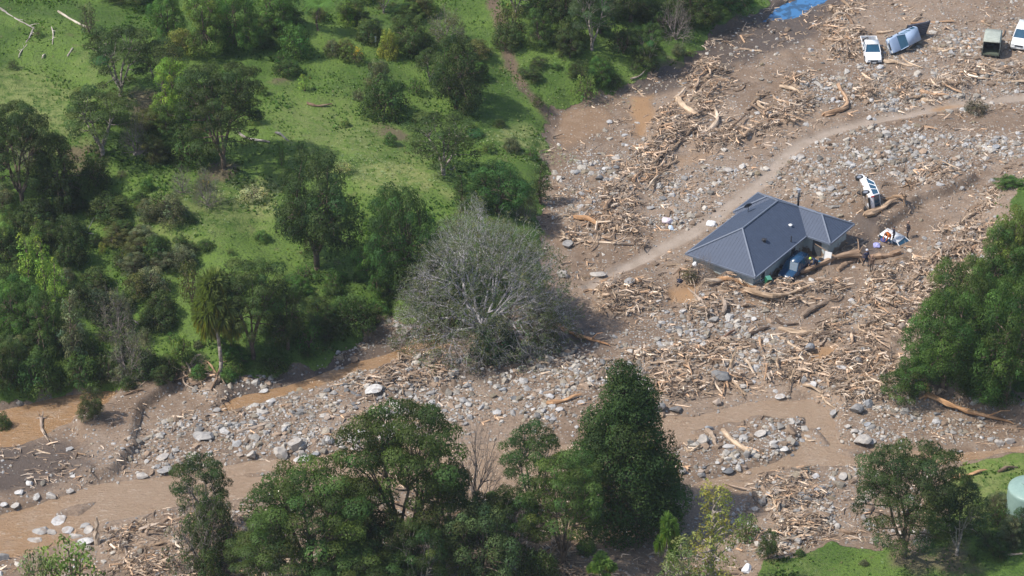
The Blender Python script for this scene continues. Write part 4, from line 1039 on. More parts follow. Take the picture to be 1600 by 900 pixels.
def tree(bx, by, top, wpx, key, col, label, cat='tree', name=None, group=None, rot=None, zs=None):
    """base at photo position, crown reaching photo row top, crown wpx wide"""
    p = proto(key)
    if key[:3] in ('rnd', 'big', 'shr', 'con', 'her'): by = by - wpx * dict(rnd=.17, big=.17, shr=.15, con=.10, her=.12)[key[:3]]
    g = G(bx, by); s = pxm(g); W = wpx / s
    # vertical extent: height seen at cos(pitch) plus half the depth of the crown top seen at sin(pitch)
    H = ((by - top) / s - .12 * W * sin(PITCH)) / cos(PITCH); H = max(H, .4, .35 * W); H = min(H, W * (1.35 if key[:3] in ('rnd', 'big', 'kan') else 3))
    o = empty(name or ('tree' if cat == 'tree' else 'shrub'), (g[0], g[1], float(hz(g[0], g[1]))), (0, 0, random.uniform(0, 6.28) if rot is None else rot))
    o.scale = (W / p['W'] * .97, W / p['W'] * .97, H / p['H'])
    tag(o, label, cat, group)
    col = tuple(c * f for c, f in zip(col, (1.62, 1.38, 1.25)))
    for k in ('trunk', 'crown'):
        if k in p: link(k, p[k], o, col)
    return o
TREES = [
 # far top edge of the hillside
 (262,70,-12,66,'rnd1',EM,'bushy emerald tree at the top edge left of the yellowish clump','tree'),
 (322,98,-20,86,'rnd2',LT,'tall light green lumpy tree near the top edge above the dark twin','tree'),
 (282,88,44,56,'shr1',(.13,.16,.045),'yellowish olive bush at the foot of the light green lumpy tree','shrub'),
 (372,92,-18,84,'rnd1',GR,'mid green lumpy tree right of the tall light green one at the top edge','tree'),
 (430,60,-24,80,'rnd2',GR,'green bushy tree at the top edge left of the tree fern','tree'),
 (200,12,-40,90,'rnd1',DK2,'dark tree crown cut by the top frame edge at the left','tree'),
 (140,60,5,34,'shr3',GG,'thin grey-green shrub near the fallen pale trunk','shrub'),
 (455,45,8,50,'shr2',MD,'low green shrub below the tree fern','shrub'),
 (545,42,4,40,'shr2',BR,'bright low shrub right of the tree fern','shrub'),
 (600,20,-30,60,'kan1',OL,'olive crown cut by the top frame edge above the gorse','tree'),
 (575,58,30,40,'shr3',LT,'light leafy shrub above the yellow gorse','shrub'),
 # left dark group
 (190,150,46,118,'kan1',DK,'dark spreading tree at the left end of the upper dark pair','tree'),
 (255,150,66,96,'kan2',DK,'darkest low spreading tree right in the upper dark pair','tree'),
 (160,242,140,128,'kan2',DK2,'umbrella tree with pale forked trunks on the left slope','tree'),
 (272,204,92,82,'rnd2',BR,'lime green tree leaning on the large dark tree','tree'),
 (350,264,104,150,'kan3',DK,'large dark spreading tree right of the lime green tree','tree'),
 (300,262,190,80,'shr1',MD,'green undergrowth at the left foot of the large dark tree','shrub'),
 (212,240,166,52,'twg1',GG,'small bare grey tree between the umbrella tree and the large dark tree','tree'),
 (475,142,115,22,'sap',BR,'tiny lime sapling alone on the mid hillside','shrub'),
 # middle hillside
 (640,98,22,84,'rnd1',DK2,'dark green rounded tree in the upper middle clump','tree'),
 (608,96,46,38,'shr1',YG,'yellow-green bush on the left of the upper middle clump','shrub'),
 (697,66,8,70,'twg2',OL,'bare grey-purple bush above the dark oval tree','tree'),
 (712,188,56,112,'rnd1',DK,'dark oval tree in the middle of the upper hillside','tree'),
 (672,128,80,52,'kan1',DK2,'dark low crown at the left side of the dark oval tree','tree'),
 (600,192,120,86,'shr1',MD,'green double-humped bush left below the dark oval tree','shrub'),
 (592,142,92,46,'shr2',GG,'dull green bush above the double-humped bush','shrub'),
 (692,272,182,128,'kan1',DK2,'broad round olive bush on the middle hillside','tree'),
 (778,352,250,118,'rnd1',(.032,.085,.024),'dense deep green tree just above the bare grey tree','tree'),
 (846,318,252,42,'col1',DK2,'narrow dark tree at the edge of the landslide mud','tree'),
 (822,342,292,40,'twg2',OL,'grey twiggy bush beside the narrow dark tree','shrub'),
 (720,330,270,36,'col1',MD,'slim green bush left of the dense deep green tree','shrub'),
 (915,162,114,46,'shr3',LT,'bright loose shrub on the grass at the mud edge','shrub'),
 (940,112,86,36,'shr3',MD,'faint green shrub on the grass above the bright loose one','shrub'),
 # upper right bank
 (842,80,12,56,'rnd2',MD,'mid green tree beside the hillside path','tree'),
 (806,22,-40,70,'kan1',DK,'dark crown above the hillside path at the top edge','tree'),
 (880,40,-40,90,'rnd1',DK,'dark round crown at the top edge right of the path','tree'),
 (925,78,-24,96,'kan2',(.04,.072,.034),'grey-green drooping tree in the upper bank group','tree'),
 (1012,108,20,56,'kan1',MD,'slender tree with visible trunk at the creek bank','tree'),
 (1056,62,0,64,'twg1',OL,'pale bare branches among the dark upper bank trees','tree'),
 (985,50,-40,96,'rnd2',DK,'dark crown behind the slender creek tree','tree'),
 (1080,50,-40,96,'rnd1',DK2,'dark green crown left of the blue stream water','tree'),
 (1140,32,-45,96,'rnd1',(.028,.075,.022),'deep green crown nearest the blue stream water','tree'),
 # left mass
 (35,318,168,130,'kan3',DK,'large black-green tree at the left frame edge','tree'),
 (95,342,210,96,'rnd1',DK,'dark lumpy tree right of the large black-green one','tree'),
 (-15,300,140,70,'kan1',DK,'dark crown cut by the left frame edge','tree'),
 (45,260,196,60,'twg2',GG,'greyish twiggy crown over the black-green tree','tree'),
 (45,438,362,44,'sap',BR,'lime sapling nearest the left edge in the bright row','tree'),
 (12,408,334,50,'rnd2',LT,'light green crown at the left frame edge above the sapling row','tree'),
 (72,462,368,38,'sap',BR,'second lime sapling of the bright row','tree'),
 (94,494,402,42,'sap',BR,'lowest lime sapling right in the bright row','tree'),
 (60,402,340,30,'sap',LT,'small light sapling behind the bright row','tree'),
 (30,532,428,100,'rnd1',GR,'green rounded tree in the lower left thicket','tree'),
 (76,566,450,86,'rnd2',MD,'green lumpy tree in the middle of the lower left thicket','tree'),
 (120,572,452,54,'col1',SG,'grey-green slender tree with visible trunk in the thicket','tree'),
 (8,610,520,90,'rnd1',DK2,'dark tree at the left frame edge above the brown pool','tree'),
 (60,618,545,86,'shr1',MD,'low green thicket bush above the brown pool','shrub'),
 (128,612,548,70,'shr2',MD,'low bush right of the thicket above the brown pool','shrub'),
 (185,530,440,70,'twg2',GG,'grey twiggy bush with broken branches on the lower slope','tree'),
 (205,592,500,84,'twg2',SG,'grey-olive twiggy tree right of the lower left thicket','tree'),
 (228,598,545,70,'shr1',DK2,'dark green bush above the pale mud shelf','shrub'),
 (215,470,425,52,'shr2',OL,'olive bush on the lower slope above the twiggy tree','shrub'),
 (160,398,378,16,'shr3',YG,'tiny yellow-green plant right of the sapling row','shrub'),
 (112,420,350,60,'shr1',DK,'dark shaded bush behind the sapling row','shrub'),
 (150,300,240,60,'shr1',DK2,'dark bush right of the large black-green group','shrub'),
 (145,665,600,54,'rnd2',(.04,.06,.022),'isolated dark bush standing in the brown pool','shrub'),
 (4,672,634,34,'shr1',DK2,'dark bush at the left frame edge beside the pool','shrub'),
 (250,520,478,60,'shr1',DK,'dark bush below the broken grey branches on the lower slope','shrub'),
 (150,460,415,60,'shr2',DK2,'dark bush right of the lowest lime sapling','shrub'),
 (160,505,450,64,'shr1',(.03,.05,.03),'shadowy bush left of the broken grey branches','shrub'),
 (10,470,415,70,'shr1',DK,'dark bush at the left edge under the lime row','shrub'),
 (110,385,335,70,'shr1',DK,'dark bush among the dead branches on the shaded slope','shrub'),
 (170,345,300,80,'shr2',DK2,'dark brush below the umbrella tree slope','shrub'),
 (55,360,310,70,'shr1',DK,'dark underbrush at the foot of the black-green trees','shrub'),
 # centre
 (495,446,234,152,'big1',(.036,.07,.024),'tall broad green tree left of the bare grey tree group','tree'),
 (632,488,288,140,'big2',(.034,.078,.022),'broad dark green tree between the tall green tree and the bare grey tree','tree'),
 (585,470,360,70,'rnd2',EM,'bright leafy tree squeezed between the two broad green trees','tree'),
 (548,522,456,86,'shr1',MD,'rounded bush on the stream bank left of the bare grey tree','shrub'),
 (500,530,462,80,'rnd1',DK2,'dark bush on the stream bank, left of the rounded one','shrub'),
 (395,560,394,128,'kan4',DK2,'dark olive tree behind the spiky yellow-green tree','tree'),
 (450,560,430,88,'rnd2',DK2,'dark tree right of the dark olive one on the stream bank','tree'),
 (300,478,405,46,'shr3',OL,'faint brown-green shrub left above the spiky tree','shrub'),
 (344,584,420,86,'cab',(.12,.17,.06),'spiky yellow-green tree with bare dark trunks on the bank','tree'),
 (285,575,520,44,'shr2',LT,'light green bush left of the spiky tree','shrub'),
 (430,585,545,56,'shr1',MD,'low green bush on the bank right of the spiky tree','shrub'),
 (325,322,254,50,'twg2',SG,'thin sparse tree on the bright middle grass','tree'),
 (286,302,258,40,'twg1',GG,'little bare shrub left of the thin sparse tree','shrub'),
 (395,318,292,56,'shr3',(.22,.27,.16),'whitish flowering bush on the bright middle grass','shrub'),
 (440,262,220,20,'shr3',LT,'small light shrub by the grey rotten log','shrub'),
 (535,275,250,40,'shr3',(.20,.26,.12),'pale flowering shrub above the tall broad tree','shrub'),
 (320,392,374,34,'shr2',MD,'small dark tuft on the bright middle grass','shrub'),
 (260,250,222,30,'shr2',MD,'green shrub by the grey fallen log','shrub'),
 # right bank
 (1590,470,286,110,'big1',(.080,.125,.03),'yellowish green tree highest at the right frame edge','tree'),
 (1552,480,352,92,'rnd2',(.045,.10,.028),'green tree left below the highest one on the right bank','tree'),
 (1472,640,448,165,'big2',(.038,.084,.02),'broad lumpy emerald tree at the left front of the right bank','tree'),
 (1572,655,430,165,'big1',(.042,.092,.022),'large emerald tree at the right frame edge','tree'),
 (1508,560,398,120,'big2',(.050,.095,.024),'green tree behind the broad lumpy emerald one','tree'),
 (1424,636,556,104,'rnd1',(.036,.082,.02),'low emerald crown overhanging the rubble at the left tip of the right bank','tree'),
 (1600,560,440,110,'big1',(.042,.088,.022),'deep green crown cut by the right frame edge','tree'),
 (1535,648,560,100,'rnd1',(.042,.096,.022),'emerald crown above the long orange trunk','tree'),
 (1575,300,282,50,'rnd1',GR,'small green crown beginning the right bank','tree'),
 (1525,182,164,50,'shr3',(.05,.055,.035),'flattened dark brush heap below the track','shrub'),
 # foreground
 (975,842,558,200,'con',(.030,.064,.018),'tall dense conical evergreen in the foreground','tree'),
 (635,880,626,228,'kan3',(.038,.066,.018),'tallest spreading tree of the foreground row with open trunks','tree'),
 (560,905,690,130,'kan4',(.044,.072,.02),'spreading tree at the left shoulder of the tallest one','tree'),
 (485,930,716,215,'kan4',(.042,.078,.02),'broad low spreading tree left in the foreground row','tree'),
 (400,930,755,90,'kan2',(.04,.07,.022),'small spreading crown at the left end of the foreground row','tree'),
 (752,950,776,150,'rnd1',(.05,.085,.035),'dense rounded tree at the bottom centre','tree'),
 (832,800,628,116,'kan2',(.032,.07,.022),'dark crown left behind the tall conical evergreen','tree'),
 (880,886,700,150,'kan4',(.045,.085,.022),'umbrella tree left below the tall conical evergreen','tree'),
 (745,800,640,110,'twg1',OL,'bare grey twiggy tree between the tallest spreading tree and the dark crown','tree'),
 (700,830,720,90,'kan2',(.028,.05,.018),'dark crown in the gap right of the tallest spreading tree','tree'),
 (800,890,715,110,'kan2',(.040,.074,.021),'layered dark green crown between the bare twiggy tree and the umbrella tree','tree'),
 (765,880,742,96,'kan1',DK2,'dark crown left beside the umbrella tree at the bottom','tree'),
 (655,940,800,110,'kan2',(.034,.066,.02),'dark crown touching the dense rounded tree at its left','tree'),
 (540,890,770,110,'kan2',(.034,.066,.02),'dark layered crown in the middle of the left foreground row','tree'),
 (690,905,742,100,'kan2',DK2,'dark crown low in the gap between tallest spreading tree and bottom centre tree','tree'),
 (560,960,840,150,'kan4',(.04,.075,.022),'green layered crown along the bottom edge left of centre','tree'),
 (440,960,812,130,'kan2',DK2,'dark layered crown at the bottom edge under the broad low tree','tree'),
 (842,930,850,80,'shr1',DK2,'dark bush at the bottom edge right of the dense rounded tree','shrub'),
 (905,800,716,80,'kan2',(.036,.07,.02),'crown pressed against the left flank of the conical evergreen','tree'),
 (610,940,800,120,'rnd1',(.026,.052,.02),'dark crown at the bottom below the tallest spreading tree','tree'),
 (530,950,830,110,'rnd2',(.05,.10,.026),'green crown at the bottom left of the dark one','tree'),
 (321,838,684,108,'kan1',(.030,.056,.018),'flat-topped dark tree with a bushy leaning trunk beside the river','tree'),
 (318,892,738,118,'twg2',DK,'shaggy brown twig mass under the flat-topped tree','shrub'),
 (335,900,768,96,'rnd1',DK2,'dark bush at the foot of the flat-topped tree','shrub'),
 (915,868,838,36,'shr1',GR,'small round green bush below the umbrella tree','shrub'),
 (940,920,862,58,'cab2',(.10,.19,.05),'spiky bright green plant at the bottom edge','plant'),
 (1042,905,798,50,'cab2',(.10,.19,.05),'spiky bright green tree right of the conical evergreen','tree'),
 (1108,935,742,100,'pop',(.16,.19,.055),'yellowish feathery tree at the bottom right of centre','tree'),
 (1060,945,830,80,'pop',(.10,.15,.06),'grey-green feathery tree left of the yellowish one','tree'),
 (1200,880,805,42,'rnd2',DK2,'small dark leaning tree left of the bottom grass','tree'),
 (1165,850,800,50,'shr3',LT,'light leafy bush right of the yellowish feathery tree','shrub'),
 (1412,872,690,184,'kan3',(.036,.062,.022),'spreading tree with pale forked trunk in the right foreground','tree'),
 (1495,868,756,100,'kan1',(.03,.052,.02),'smaller dark spreading tree right of the forked one','tree'),
 (1592,850,748,44,'rnd2',BL,'blue-green tree in front of the water tank','tree'),
 (1510,765,738,26,'shr1',DK2,'small dark bush left of the water tank','shrub'),
 (110,960,836,130,'shr3',(.10,.17,.05),'bright loose bush at the bottom left corner','shrub'),
 (65,960,850,80,'shr3',(.12,.17,.09),'pale green bush at the far bottom left','shrub'),
 (330,930,850,60,'shr2',DK,'dark brush on the bottom left wood heap','shrub'),
]
for a in TREES: tree(*a[:8])
hero = tree(752, 553, 326, 284, 'hero', (.07, .10, .048), 'huge spreading bare grey tree with sparse leaves in the centre', 'tree', rot=.6)
low = tree(775, 566, 490, 86, 'shr1', BL, 'green bush growing at the foot of the bare grey tree', 'shrub')
tree(850, 545, 470, 70, 'shr3', GG, 'sparse leafy branches at the right foot of the bare grey tree', 'shrub')
tree(690, 535, 450, 70, 'shr3', GG, 'sparse leafy bush at the left foot of the bare grey tree', 'shrub')
tree(500, 48, -2, 62, 'fern', (.07, .16, .035), 'tree fern with spreading fronds at the top edge', 'tree fern', name='tree_fern')
def gorse(px, py, w, lab):
    o = tree(px, py, py - w * .8, w, 'shr3', (.06, .10, .03), lab, 'shrub', name='gorse_bush'); g = np.random.default_rng(int(px)); s = o.scale[0]
    C = g.normal(size=(9, 3)) * np.array([.7, .7, .3]) + np.array([0, 0, 1.7]); V, F, T = leaves(C, np.full(9, .35), .8, .35, .12, g)
    link('blossom', npmesh('blossom', V, F, M_LEAF, tint=T), o, (.62, .40, .03))
gorse(558, 104, 34, 'yellow flowering gorse on the hillside beside the white post')
gorse(322, 300, 22, 'small yellow flowered bush beside the thin sparse tree')
gorse(190, 408, 14, 'tiny yellow flowered bush on the lower left slope')
gorse(262, 240, 12, 'yellow flowered tuft by the grey fallen log')

# shrubs dotted over the slopes
def small_shrubs():
    r = np.random.default_rng(91)
    SP = [(20,110),(60,60),(190,280),(230,300),(130,330),(180,350),(250,390),(215,330),(410,150),(440,100),(400,60),(520,90),(560,160),(540,200),(610,230),(650,150),(470,240),(760,130),(740,215),(780,200),(800,240),(830,250),(760,240),(870,110),(900,60),(840,170),(960,140),(990,115),(1060,90),(1080,90),
          (270,540),(250,500),(310,545),(370,585),(480,560),(570,510),(230,560),(160,600),(200,610),(40,618),(90,615),(385,450),(360,400),(300,350),(410,380),(560,440),(580,510),(1455,790),(1540,850),(1520,880),(1250,870),(1350,885)]
    for i, (px, py) in enumerate(SP):
        w = r.uniform(16, 34); c = [MD, GR, DK2, LT, GG, EM][int(r.integers(0, 6))]
        cn = {MD: 'mid green', GR: 'green', DK2: 'dark', LT: 'light green', GG: 'grey-green', EM: 'emerald'}[c]
        where = ('left slope' if px < 300 else 'middle slope' if px < 700 else 'slope by the path' if px < 1100 else 'bottom right grass') if py < 420 or px > 1100 else 'lower slope above the stream'
        tree(px, py, py - w * r.uniform(.6, .9), w, ['shr1', 'shr2', 'shr3', 'shr3'][int(r.integers(0, 4))], c, f'low {cn} shrub dotted on the {where}', 'shrub', group=f'low {cn} shrubs on the {where}')
small_shrubs()
def slope_bushes():
    r = np.random.default_rng(191); n = 0
    REG = [([(0,300),(260,300),(300,420),(240,560),(330,600),(180,610),(0,620)], 72, 'bush in the thicket of the lower left slope', [DK, DK2, MD, OL, GG, SG]),
           ([(300,0),(860,0),(870,150),(600,110),(400,130)], 34, 'bush among the upper hillside trees', [MD, DK2, LT, OL, GR]),
           ([(370,440),(640,440),(640,500),(560,540),(360,600),(260,600)], 24, 'bush on the stream bank below the broad green trees', [DK2, MD, GR, EM]),
           ([(150,190),(420,190),(420,300),(240,300)], 8, 'bush on the middle left slope', [MD, GG, LT, OL]),
           ([(870,0),(1160,0),(1100,60),(1000,130),(880,150)], 24, 'bush on the bank by the blue stream', [DK, DK2, MD, EM]),
           ([(1400,600),(1590,640),(1590,600),(1420,560)], 6, 'bush under the emerald crowns', [MD, EM, GR]),
           ([(1440,790),(1600,780),(1600,880),(1400,880)], 9, 'bush on the lower right grass', [DK2, MD, GG])]
    names = {DK: 'blackish', DK2: 'dark', MD: 'mid green', OL: 'olive', GG: 'grey-green', SG: 'silvery', LT: 'light green', GR: 'green', EM: 'emerald'}
    for poly, cnt, lab, cols in REG:
        xs = [p[0] for p in poly]; ys = [p[1] for p in poly]; got = 0
        while got < cnt:
            px, py = r.uniform(min(xs), max(xs)), r.uniform(min(ys), max(ys))
            if sdpoly(np.array([px]), np.array([py]), poly)[0] < 0: continue
            w = r.uniform(26, 64); c = cols[int(r.integers(0, len(cols)))]; size = 'large' if w > 50 else 'mid-sized' if w > 36 else 'small'
            k = ['shr1', 'shr2', 'shr3', 'rnd2', 'rnd1'][int(r.integers(0, 5))]
            tree(px, py, py - w * r.uniform(.55, 1.0), w, k, c, f'{size} {names[c]} {lab}', 'shrub', group=f'{names[c]} {lab}'); got += 1
slope_bushes()
def grass_tufts():
    r = np.random.default_rng(55); n = 260000
    x = r.uniform(-70, 66, n); y = r.uniform(-52, 72, n); 
    m = np.maximum.reduce([sstep(.1, 1.2, hill_d(x, y)), sstep(.2, 2, sdpoly(x, y, RIGHTP)), sstep(.3, 1.2, sdpoly(x, y, LOWRP)), .5 * sstep(4, 12, sdpoly(x, y, LOWLP))])
    cl = fbm(x, y, 3.0, 4, 61.); k = r.random(n) < m * np.clip(.42 + .75 * cl, .05, 1); x = x[k]; y = y[k]; cl = cl[k]; n = len(x)
    h = r.uniform(.06, .19, n) * (1 + .7 * np.clip(cl, 0, 1)); p = np.stack([x, y, hz(x, y) - .02], 1)
    V = []; T = []
    base = np.array([(.06, .13, .025), (.10, .19, .04), (.14, .22, .06), (.075, .14, .032), (.20, .21, .09)])
    sel = np.clip(2 + 2.0 * fbm(x, y, 7, 3, 71.) + r.normal(0, .8, n), 0, 4.49).astype(int); sel[r.random(n) < .12] = 3
    c = base[sel] * r.uniform(.75, 1.2, (n, 1))
    for q in range(2):
        a = r.uniform(0, 6.28, n); w_ = h * r.uniform(.7, 1.3, n); d = np.stack([np.cos(a), np.sin(a), 0 * a], 1) * w_[:, None] * .5
        lean = np.stack([r.normal(0, .3, n), r.normal(0, .3, n), np.ones(n)], 1) * h[:, None]
        V.append(np.stack([p - d, p + d, p + d * .5 + lean, p - d * .4 + lean * .8], 1).reshape(-1, 3)); T.append(np.repeat(c, 4, 0))
    V = np.concatenate(V); n4 = len(V) // 4; Q = V.reshape(-1, 4, 3); gn = np.cross(Q[:, 1] - Q[:, 0], Q[:, 2] - Q[:, 0]); F = np.arange(n4 * 4).reshape(-1, 4); fl = gn[:, 2] < 0; F[fl] = F[fl][:, ::-1]
    nr = unit(gn * np.where(fl, -1, 1)[:, None] / (np.linalg.norm(gn, axis=1, keepdims=True) + 1e-9) * .35 + np.array([0, 0, 1.]))
    o = link('grass', npmesh('grass', V, F, M_LEAF, tint=np.concatenate(T), nrm=np.repeat(nr, 4, 0)), None, (1, 1, 1))
    tag(o, 'tufts of rough pasture grass and weeds on the slopes', 'grass', kind='stuff')
    # white flowered weeds
    pts = []
    for px, py, rad, cnt in [(820,230,3.2,260),(560,265,2.5,180),(400,305,2.4,200),(640,275,3,120),(245,350,4,120),(590,180,5,60),(900,130,5,120),(520,240,4,60),(1340,880,5,25),(700,150,5,40),(270,290,3,60)]:
        g = G(px, py); a = r.uniform(0, 6.28, cnt); q = rad * np.sqrt(r.random(cnt)); pts.append(np.stack([g[0] + q * np.cos(a) * 1.6, g[1] + q * np.sin(a)], 1))
    pts = np.concatenate(pts); n = len(pts); p = np.stack([pts[:, 0], pts[:, 1], hz(pts[:, 0], pts[:, 1]) + .15], 1)
    V, F, T = leaves(p, r.uniform(.05, .16, n), .5, .12, .065, r, tintv=.15)
    o = link('flowering_weeds', npmesh('flowering_weeds', V, F, M_LEAF, tint=T), None, (.36, .40, .24)); tag(o, 'pale flowering weeds in drifts on the green slope', 'weeds', kind='stuff')
grass_tufts()

# ------------------------------------------------------------------ house
M_ROOF = m_plain('slate_blue_roofing', (.062, .081, .123), .55, .35, 0, .06, 1.5)
M_CAP = m_plain('ridge_capping', (.15, .175, .225), .4, .5, 0, .08)
M_FASCIA = m_plain('dark_fascia', (.06, .07, .085), .5)
M_WALL = m_dirty('pale_cladding', (.48, .53, .52), .6, .3, mud=(.24, .18, .13), top=.9)
M_WHITE = m_plain('white_joinery', (.78, .78, .76), .45, .4, 0, .05)
M_GLASS = m_plain('dark_window_glass', (.03, .05, .07), .08, .8, 0, .2)
M_BLACK = m_plain('black_steel', (.03, .03, .035), .4, .5)
M_STEEL = m_plain('bright_steel', (.55, .56, .58), .3, .5, .6)
def build_house():
    h = empty('house', (HOUSE_O[0], HOUSE_O[1], 0), (0, 0, HA))
    tag(h, 'single storey house with dark blue-grey hipped roof standing in flood debris', 'house')
    E, t = 2.0, .577
    fo = [(.45,.45),(9.3,.45),(9.3,-1.95),(12.65,-1.95),(12.65,7.05),(9.3,7.05),(9.3,6.55),(.45,6.55)]
    bm = bmesh.new(); lo = [bm.verts.new((a, b, -1.2)) for a, b in fo]; hi = [bm.verts.new((a, b, E - .06)) for a, b in fo]
    for i in range(len(fo)): j = (i + 1) % len(fo); bm.faces.new((lo[i], lo[j], hi[j], hi[i]))
    bmo('wall', bm, M_WALL, h)
    bm = bmesh.new()                                   # cladding battens
    for i in range(len(fo)):
        (a0, b0), (a1, b1) = fo[i], fo[(i + 1) % len(fo)]; L = math.hypot(a1 - a0, b1 - b0); n = int(L / .6)
        for k in range(n + 1):
            q = k / max(n, 1); nx, ny = (b1 - b0) / L, -(a1 - a0) / L
            box(bm, (a0 + (a1 - a0) * q + nx * .003, b0 + (b1 - b0) * q + ny * .003, .35), (.03, .03, 3.1))
    bmo('batten', bm, M_WALL, h)
    def z(d): return E + d * t
    V = {'A': (0,0,E), 'B': (8.85,0,E), 'C': (10.975,2.125,z(2.125)), 'D': (9.6,3.5,z(3.5)), 'R': (3.5,3.5,z(3.5)), 'L': (0,7,E), 'K': (10.975,4.875,z(2.125)), 'M': (8.85,7,E),
         'W': (8.85,-2.4,E), 'X': (13.1,-2.4,E), 'Y': (10.975,-.275,z(2.125)), 'Q': (13.1,7.5,E), 'T': (10.975,5.375,z(2.125)), 'U': (8.85,7.5,E)}
    faces = [('ABCDR', 0), ('ARL', 1), ('LRDKM', 0), ('BWYC', 1), ('WXY', 0), ('XQTKDCY', 1), ('UTQ', 0), ('MKTU', 1)]
    bm = bmesh.new(); vv = {k: bm.verts.new(p) for k, p in V.items()}
    for f, _ in faces: bm.faces.new([vv[c] for c in f])
    lw = {k: bm.verts.new((V[k][0], V[k][1], E - .10)) for k in 'ABWXQUML'}
    rim = 'ABWXQUML'
    for i in range(8): a, b = rim[i], rim[(i + 1) % 8]; bm.faces.new((vv[a], lw[a], lw[b], vv[b]))
    bm.faces.new([lw[k] for k in rim])
    # standing ribs clipped to every slope
    def clip(poly, axis_, c):
        out = []
        for i in range(len(poly)):
            p, q = poly[i], poly[(i + 1) % len(poly)]
            if (p[axis_] - c) * (q[axis_] - c) < 0:
                s = (c - p[axis_]) / (q[axis_] - p[axis_]); out.append(Vector(p).lerp(Vector(q), s))
        return sorted(out, key=lambda v: v[1 - axis_])
    for f, ax in faces:
        poly = [V[c] for c in f]; lo_ = min(p[ax] for p in poly); hi_ = max(p[ax] for p in poly); c = lo_ + .19
        while c < hi_ - .05:
            pts = clip(poly, ax, c)
            for k in range(0, len(pts) - 1, 2):
                a, b = pts[k], pts[k + 1]; d = b - a
                if d.length < .15: continue
                m = Matrix.Translation((a + b) / 2 + Vector((0, 0, .008))) @ d.to_track_quat('X', 'Z').to_matrix().to_4x4() @ Matrix.Diagonal((d.length * .985, .03, .014, 1))
                bmesh.ops.create_cube(bm, size=1, matrix=m)
            c += .30
    rf = bmo('roof', bm, M_ROOF, h)
    bm = bmesh.new()
    for s in ('AR','RL','RD','DC','CY','YW','YX','KT','TU','TQ','DK'):
        a, b = Vector(V[s[0]]), Vector(V[s[1]]); up = Vector((0, 0, .03)); cyl(bm, a + up, b + up, .085, n=8)
    bmo('ridge_cap', bm, M_CAP, rf)
    bm = bmesh.new()
    for i in range(8):
        a, b = Vector(V[rim[i]]), Vector(V[rim[(i + 1) % 8]]); d = b - a
        nrm = Vector((d.y, -d.x, 0)).normalized(); mid = (a + b) / 2 + nrm * .05 - Vector((0, 0, .06))
        m = Matrix.Translation(mid) @ d.to_track_quat('X', 'Z').to_matrix().to_4x4() @ Matrix.Diagonal((d.length + .1, .10, .16, 1)); bmesh.ops.create_cube(bm, size=1, matrix=m)
    bmo('gutter', bm, M_CAP, h)
    for a, zz, w_ in ((2.0, 1.05, .8), (7.25, 1.05, .9)):
        bm = bmesh.new()
        for s in (-1, 1): box(bm, (a + s * w_ / 2, .40, zz), (.08, .12, 1.1)); box(bm, (a, .40, zz + s * .51), (w_, .12, .08))
        f = bmo('window', bm, M_WHITE, h); bm = bmesh.new(); box(bm, (a, .42, zz), (w_ - .06, .03, .95)); bmo('pane', bm, M_GLASS, f)
    for b_ in ():
        bm = bmesh.new()
        for s in (-1, 1): box(bm, (.40, b_ + s * .6, 1.15), (.12, .07, .9)); box(bm, (.40, b_, 1.15 + s * .42), (.12, 1.2, .07))
        f = bmo('window', bm, M_WHITE, h); bm = bmesh.new(); box(bm, (.42, b_, 1.15), (.03, 1.14, .78)); bmo('pane', bm, M_GLASS, f)
    bm = bmesh.new(); box(bm, (9.25, -.9, .75), (.06, .85, 1.9)); bmo('door', bm, m_plain('dark_door', (.07, .08, .09), .5), h)
    bm = bmesh.new(); cyl(bm, (11.58, 2.5, 2.6), (11.58, 2.5, 4.35), .10); fl = bmo('flue', bm, M_BLACK, h, True)
    bm = bmesh.new(); cyl(bm, (11.58, 2.5, 4.35), (11.58, 2.5, 4.62), .135); cyl(bm, (11.58, 2.5, 4.66), (11.58, 2.5, 4.74), .19, .03); bmo('flue_cap', bm, M_STEEL, fl)
    def loc(px, py, zz): q = P(px, py, zz); a, b = house_ab(q[0], q[1]); return float(a), float(b)
    a, b = loc(1169, 327, 3.0); zz = z(7 - b) if a < 9 else 2.8
    bm = bmesh.new(); cyl(bm, (a, b, zz - .1), (a, b, zz + .5), .03)
    M = Matrix.Translation((a, b, zz + .6)) @ Euler((radians(58), 0, radians(150))).to_matrix().to_4x4()
    for k in range(3):
        r0, r1 = .40 * k / 3, .40 * (k + 1) / 3
        for s in range(16):
            t0, t1 = s * pi / 8, (s + 1) * pi / 8; q = [(r_ * cos(tt), r_ * sin(tt), r_ * r_ * .5) for r_, tt in ((r0, t0), (r1, t0), (r1, t1), (r0, t1))]
            vs = [bm.verts.new(M @ Vector(v)) for v in q]; bm.faces.new(vs)
    bmesh.ops.remove_doubles(bm, verts=bm.verts, dist=.001); cyl(bm, M @ Vector((0, .3, .05)), M @ Vector((0, 0, .4)), .012, n=6); bmo('satellite_dish', bm, M_BLACK, h)
    for px, py, s, hh, mt in ((1194, 377, .16, .22, M_BLACK), (1236, 378, .05, .55, M_BLACK), (1235, 353, .12, .12, M_WHITE)):
        zz = 2.9
        for _ in range(8): a, b = loc(px, py, zz); zz = .5 * zz + .5 * z(max(0, min(b, 7 - b, a)))
        bm = bmesh.new(); cyl(bm, (a, b, zz - .05), (a, b, zz + hh), s); cyl(bm, (a, b, zz + hh), (a, b, zz + hh + .06), s * 1.5, s * .8); bmo('roof_vent', bm, mt, rf)
build_house()

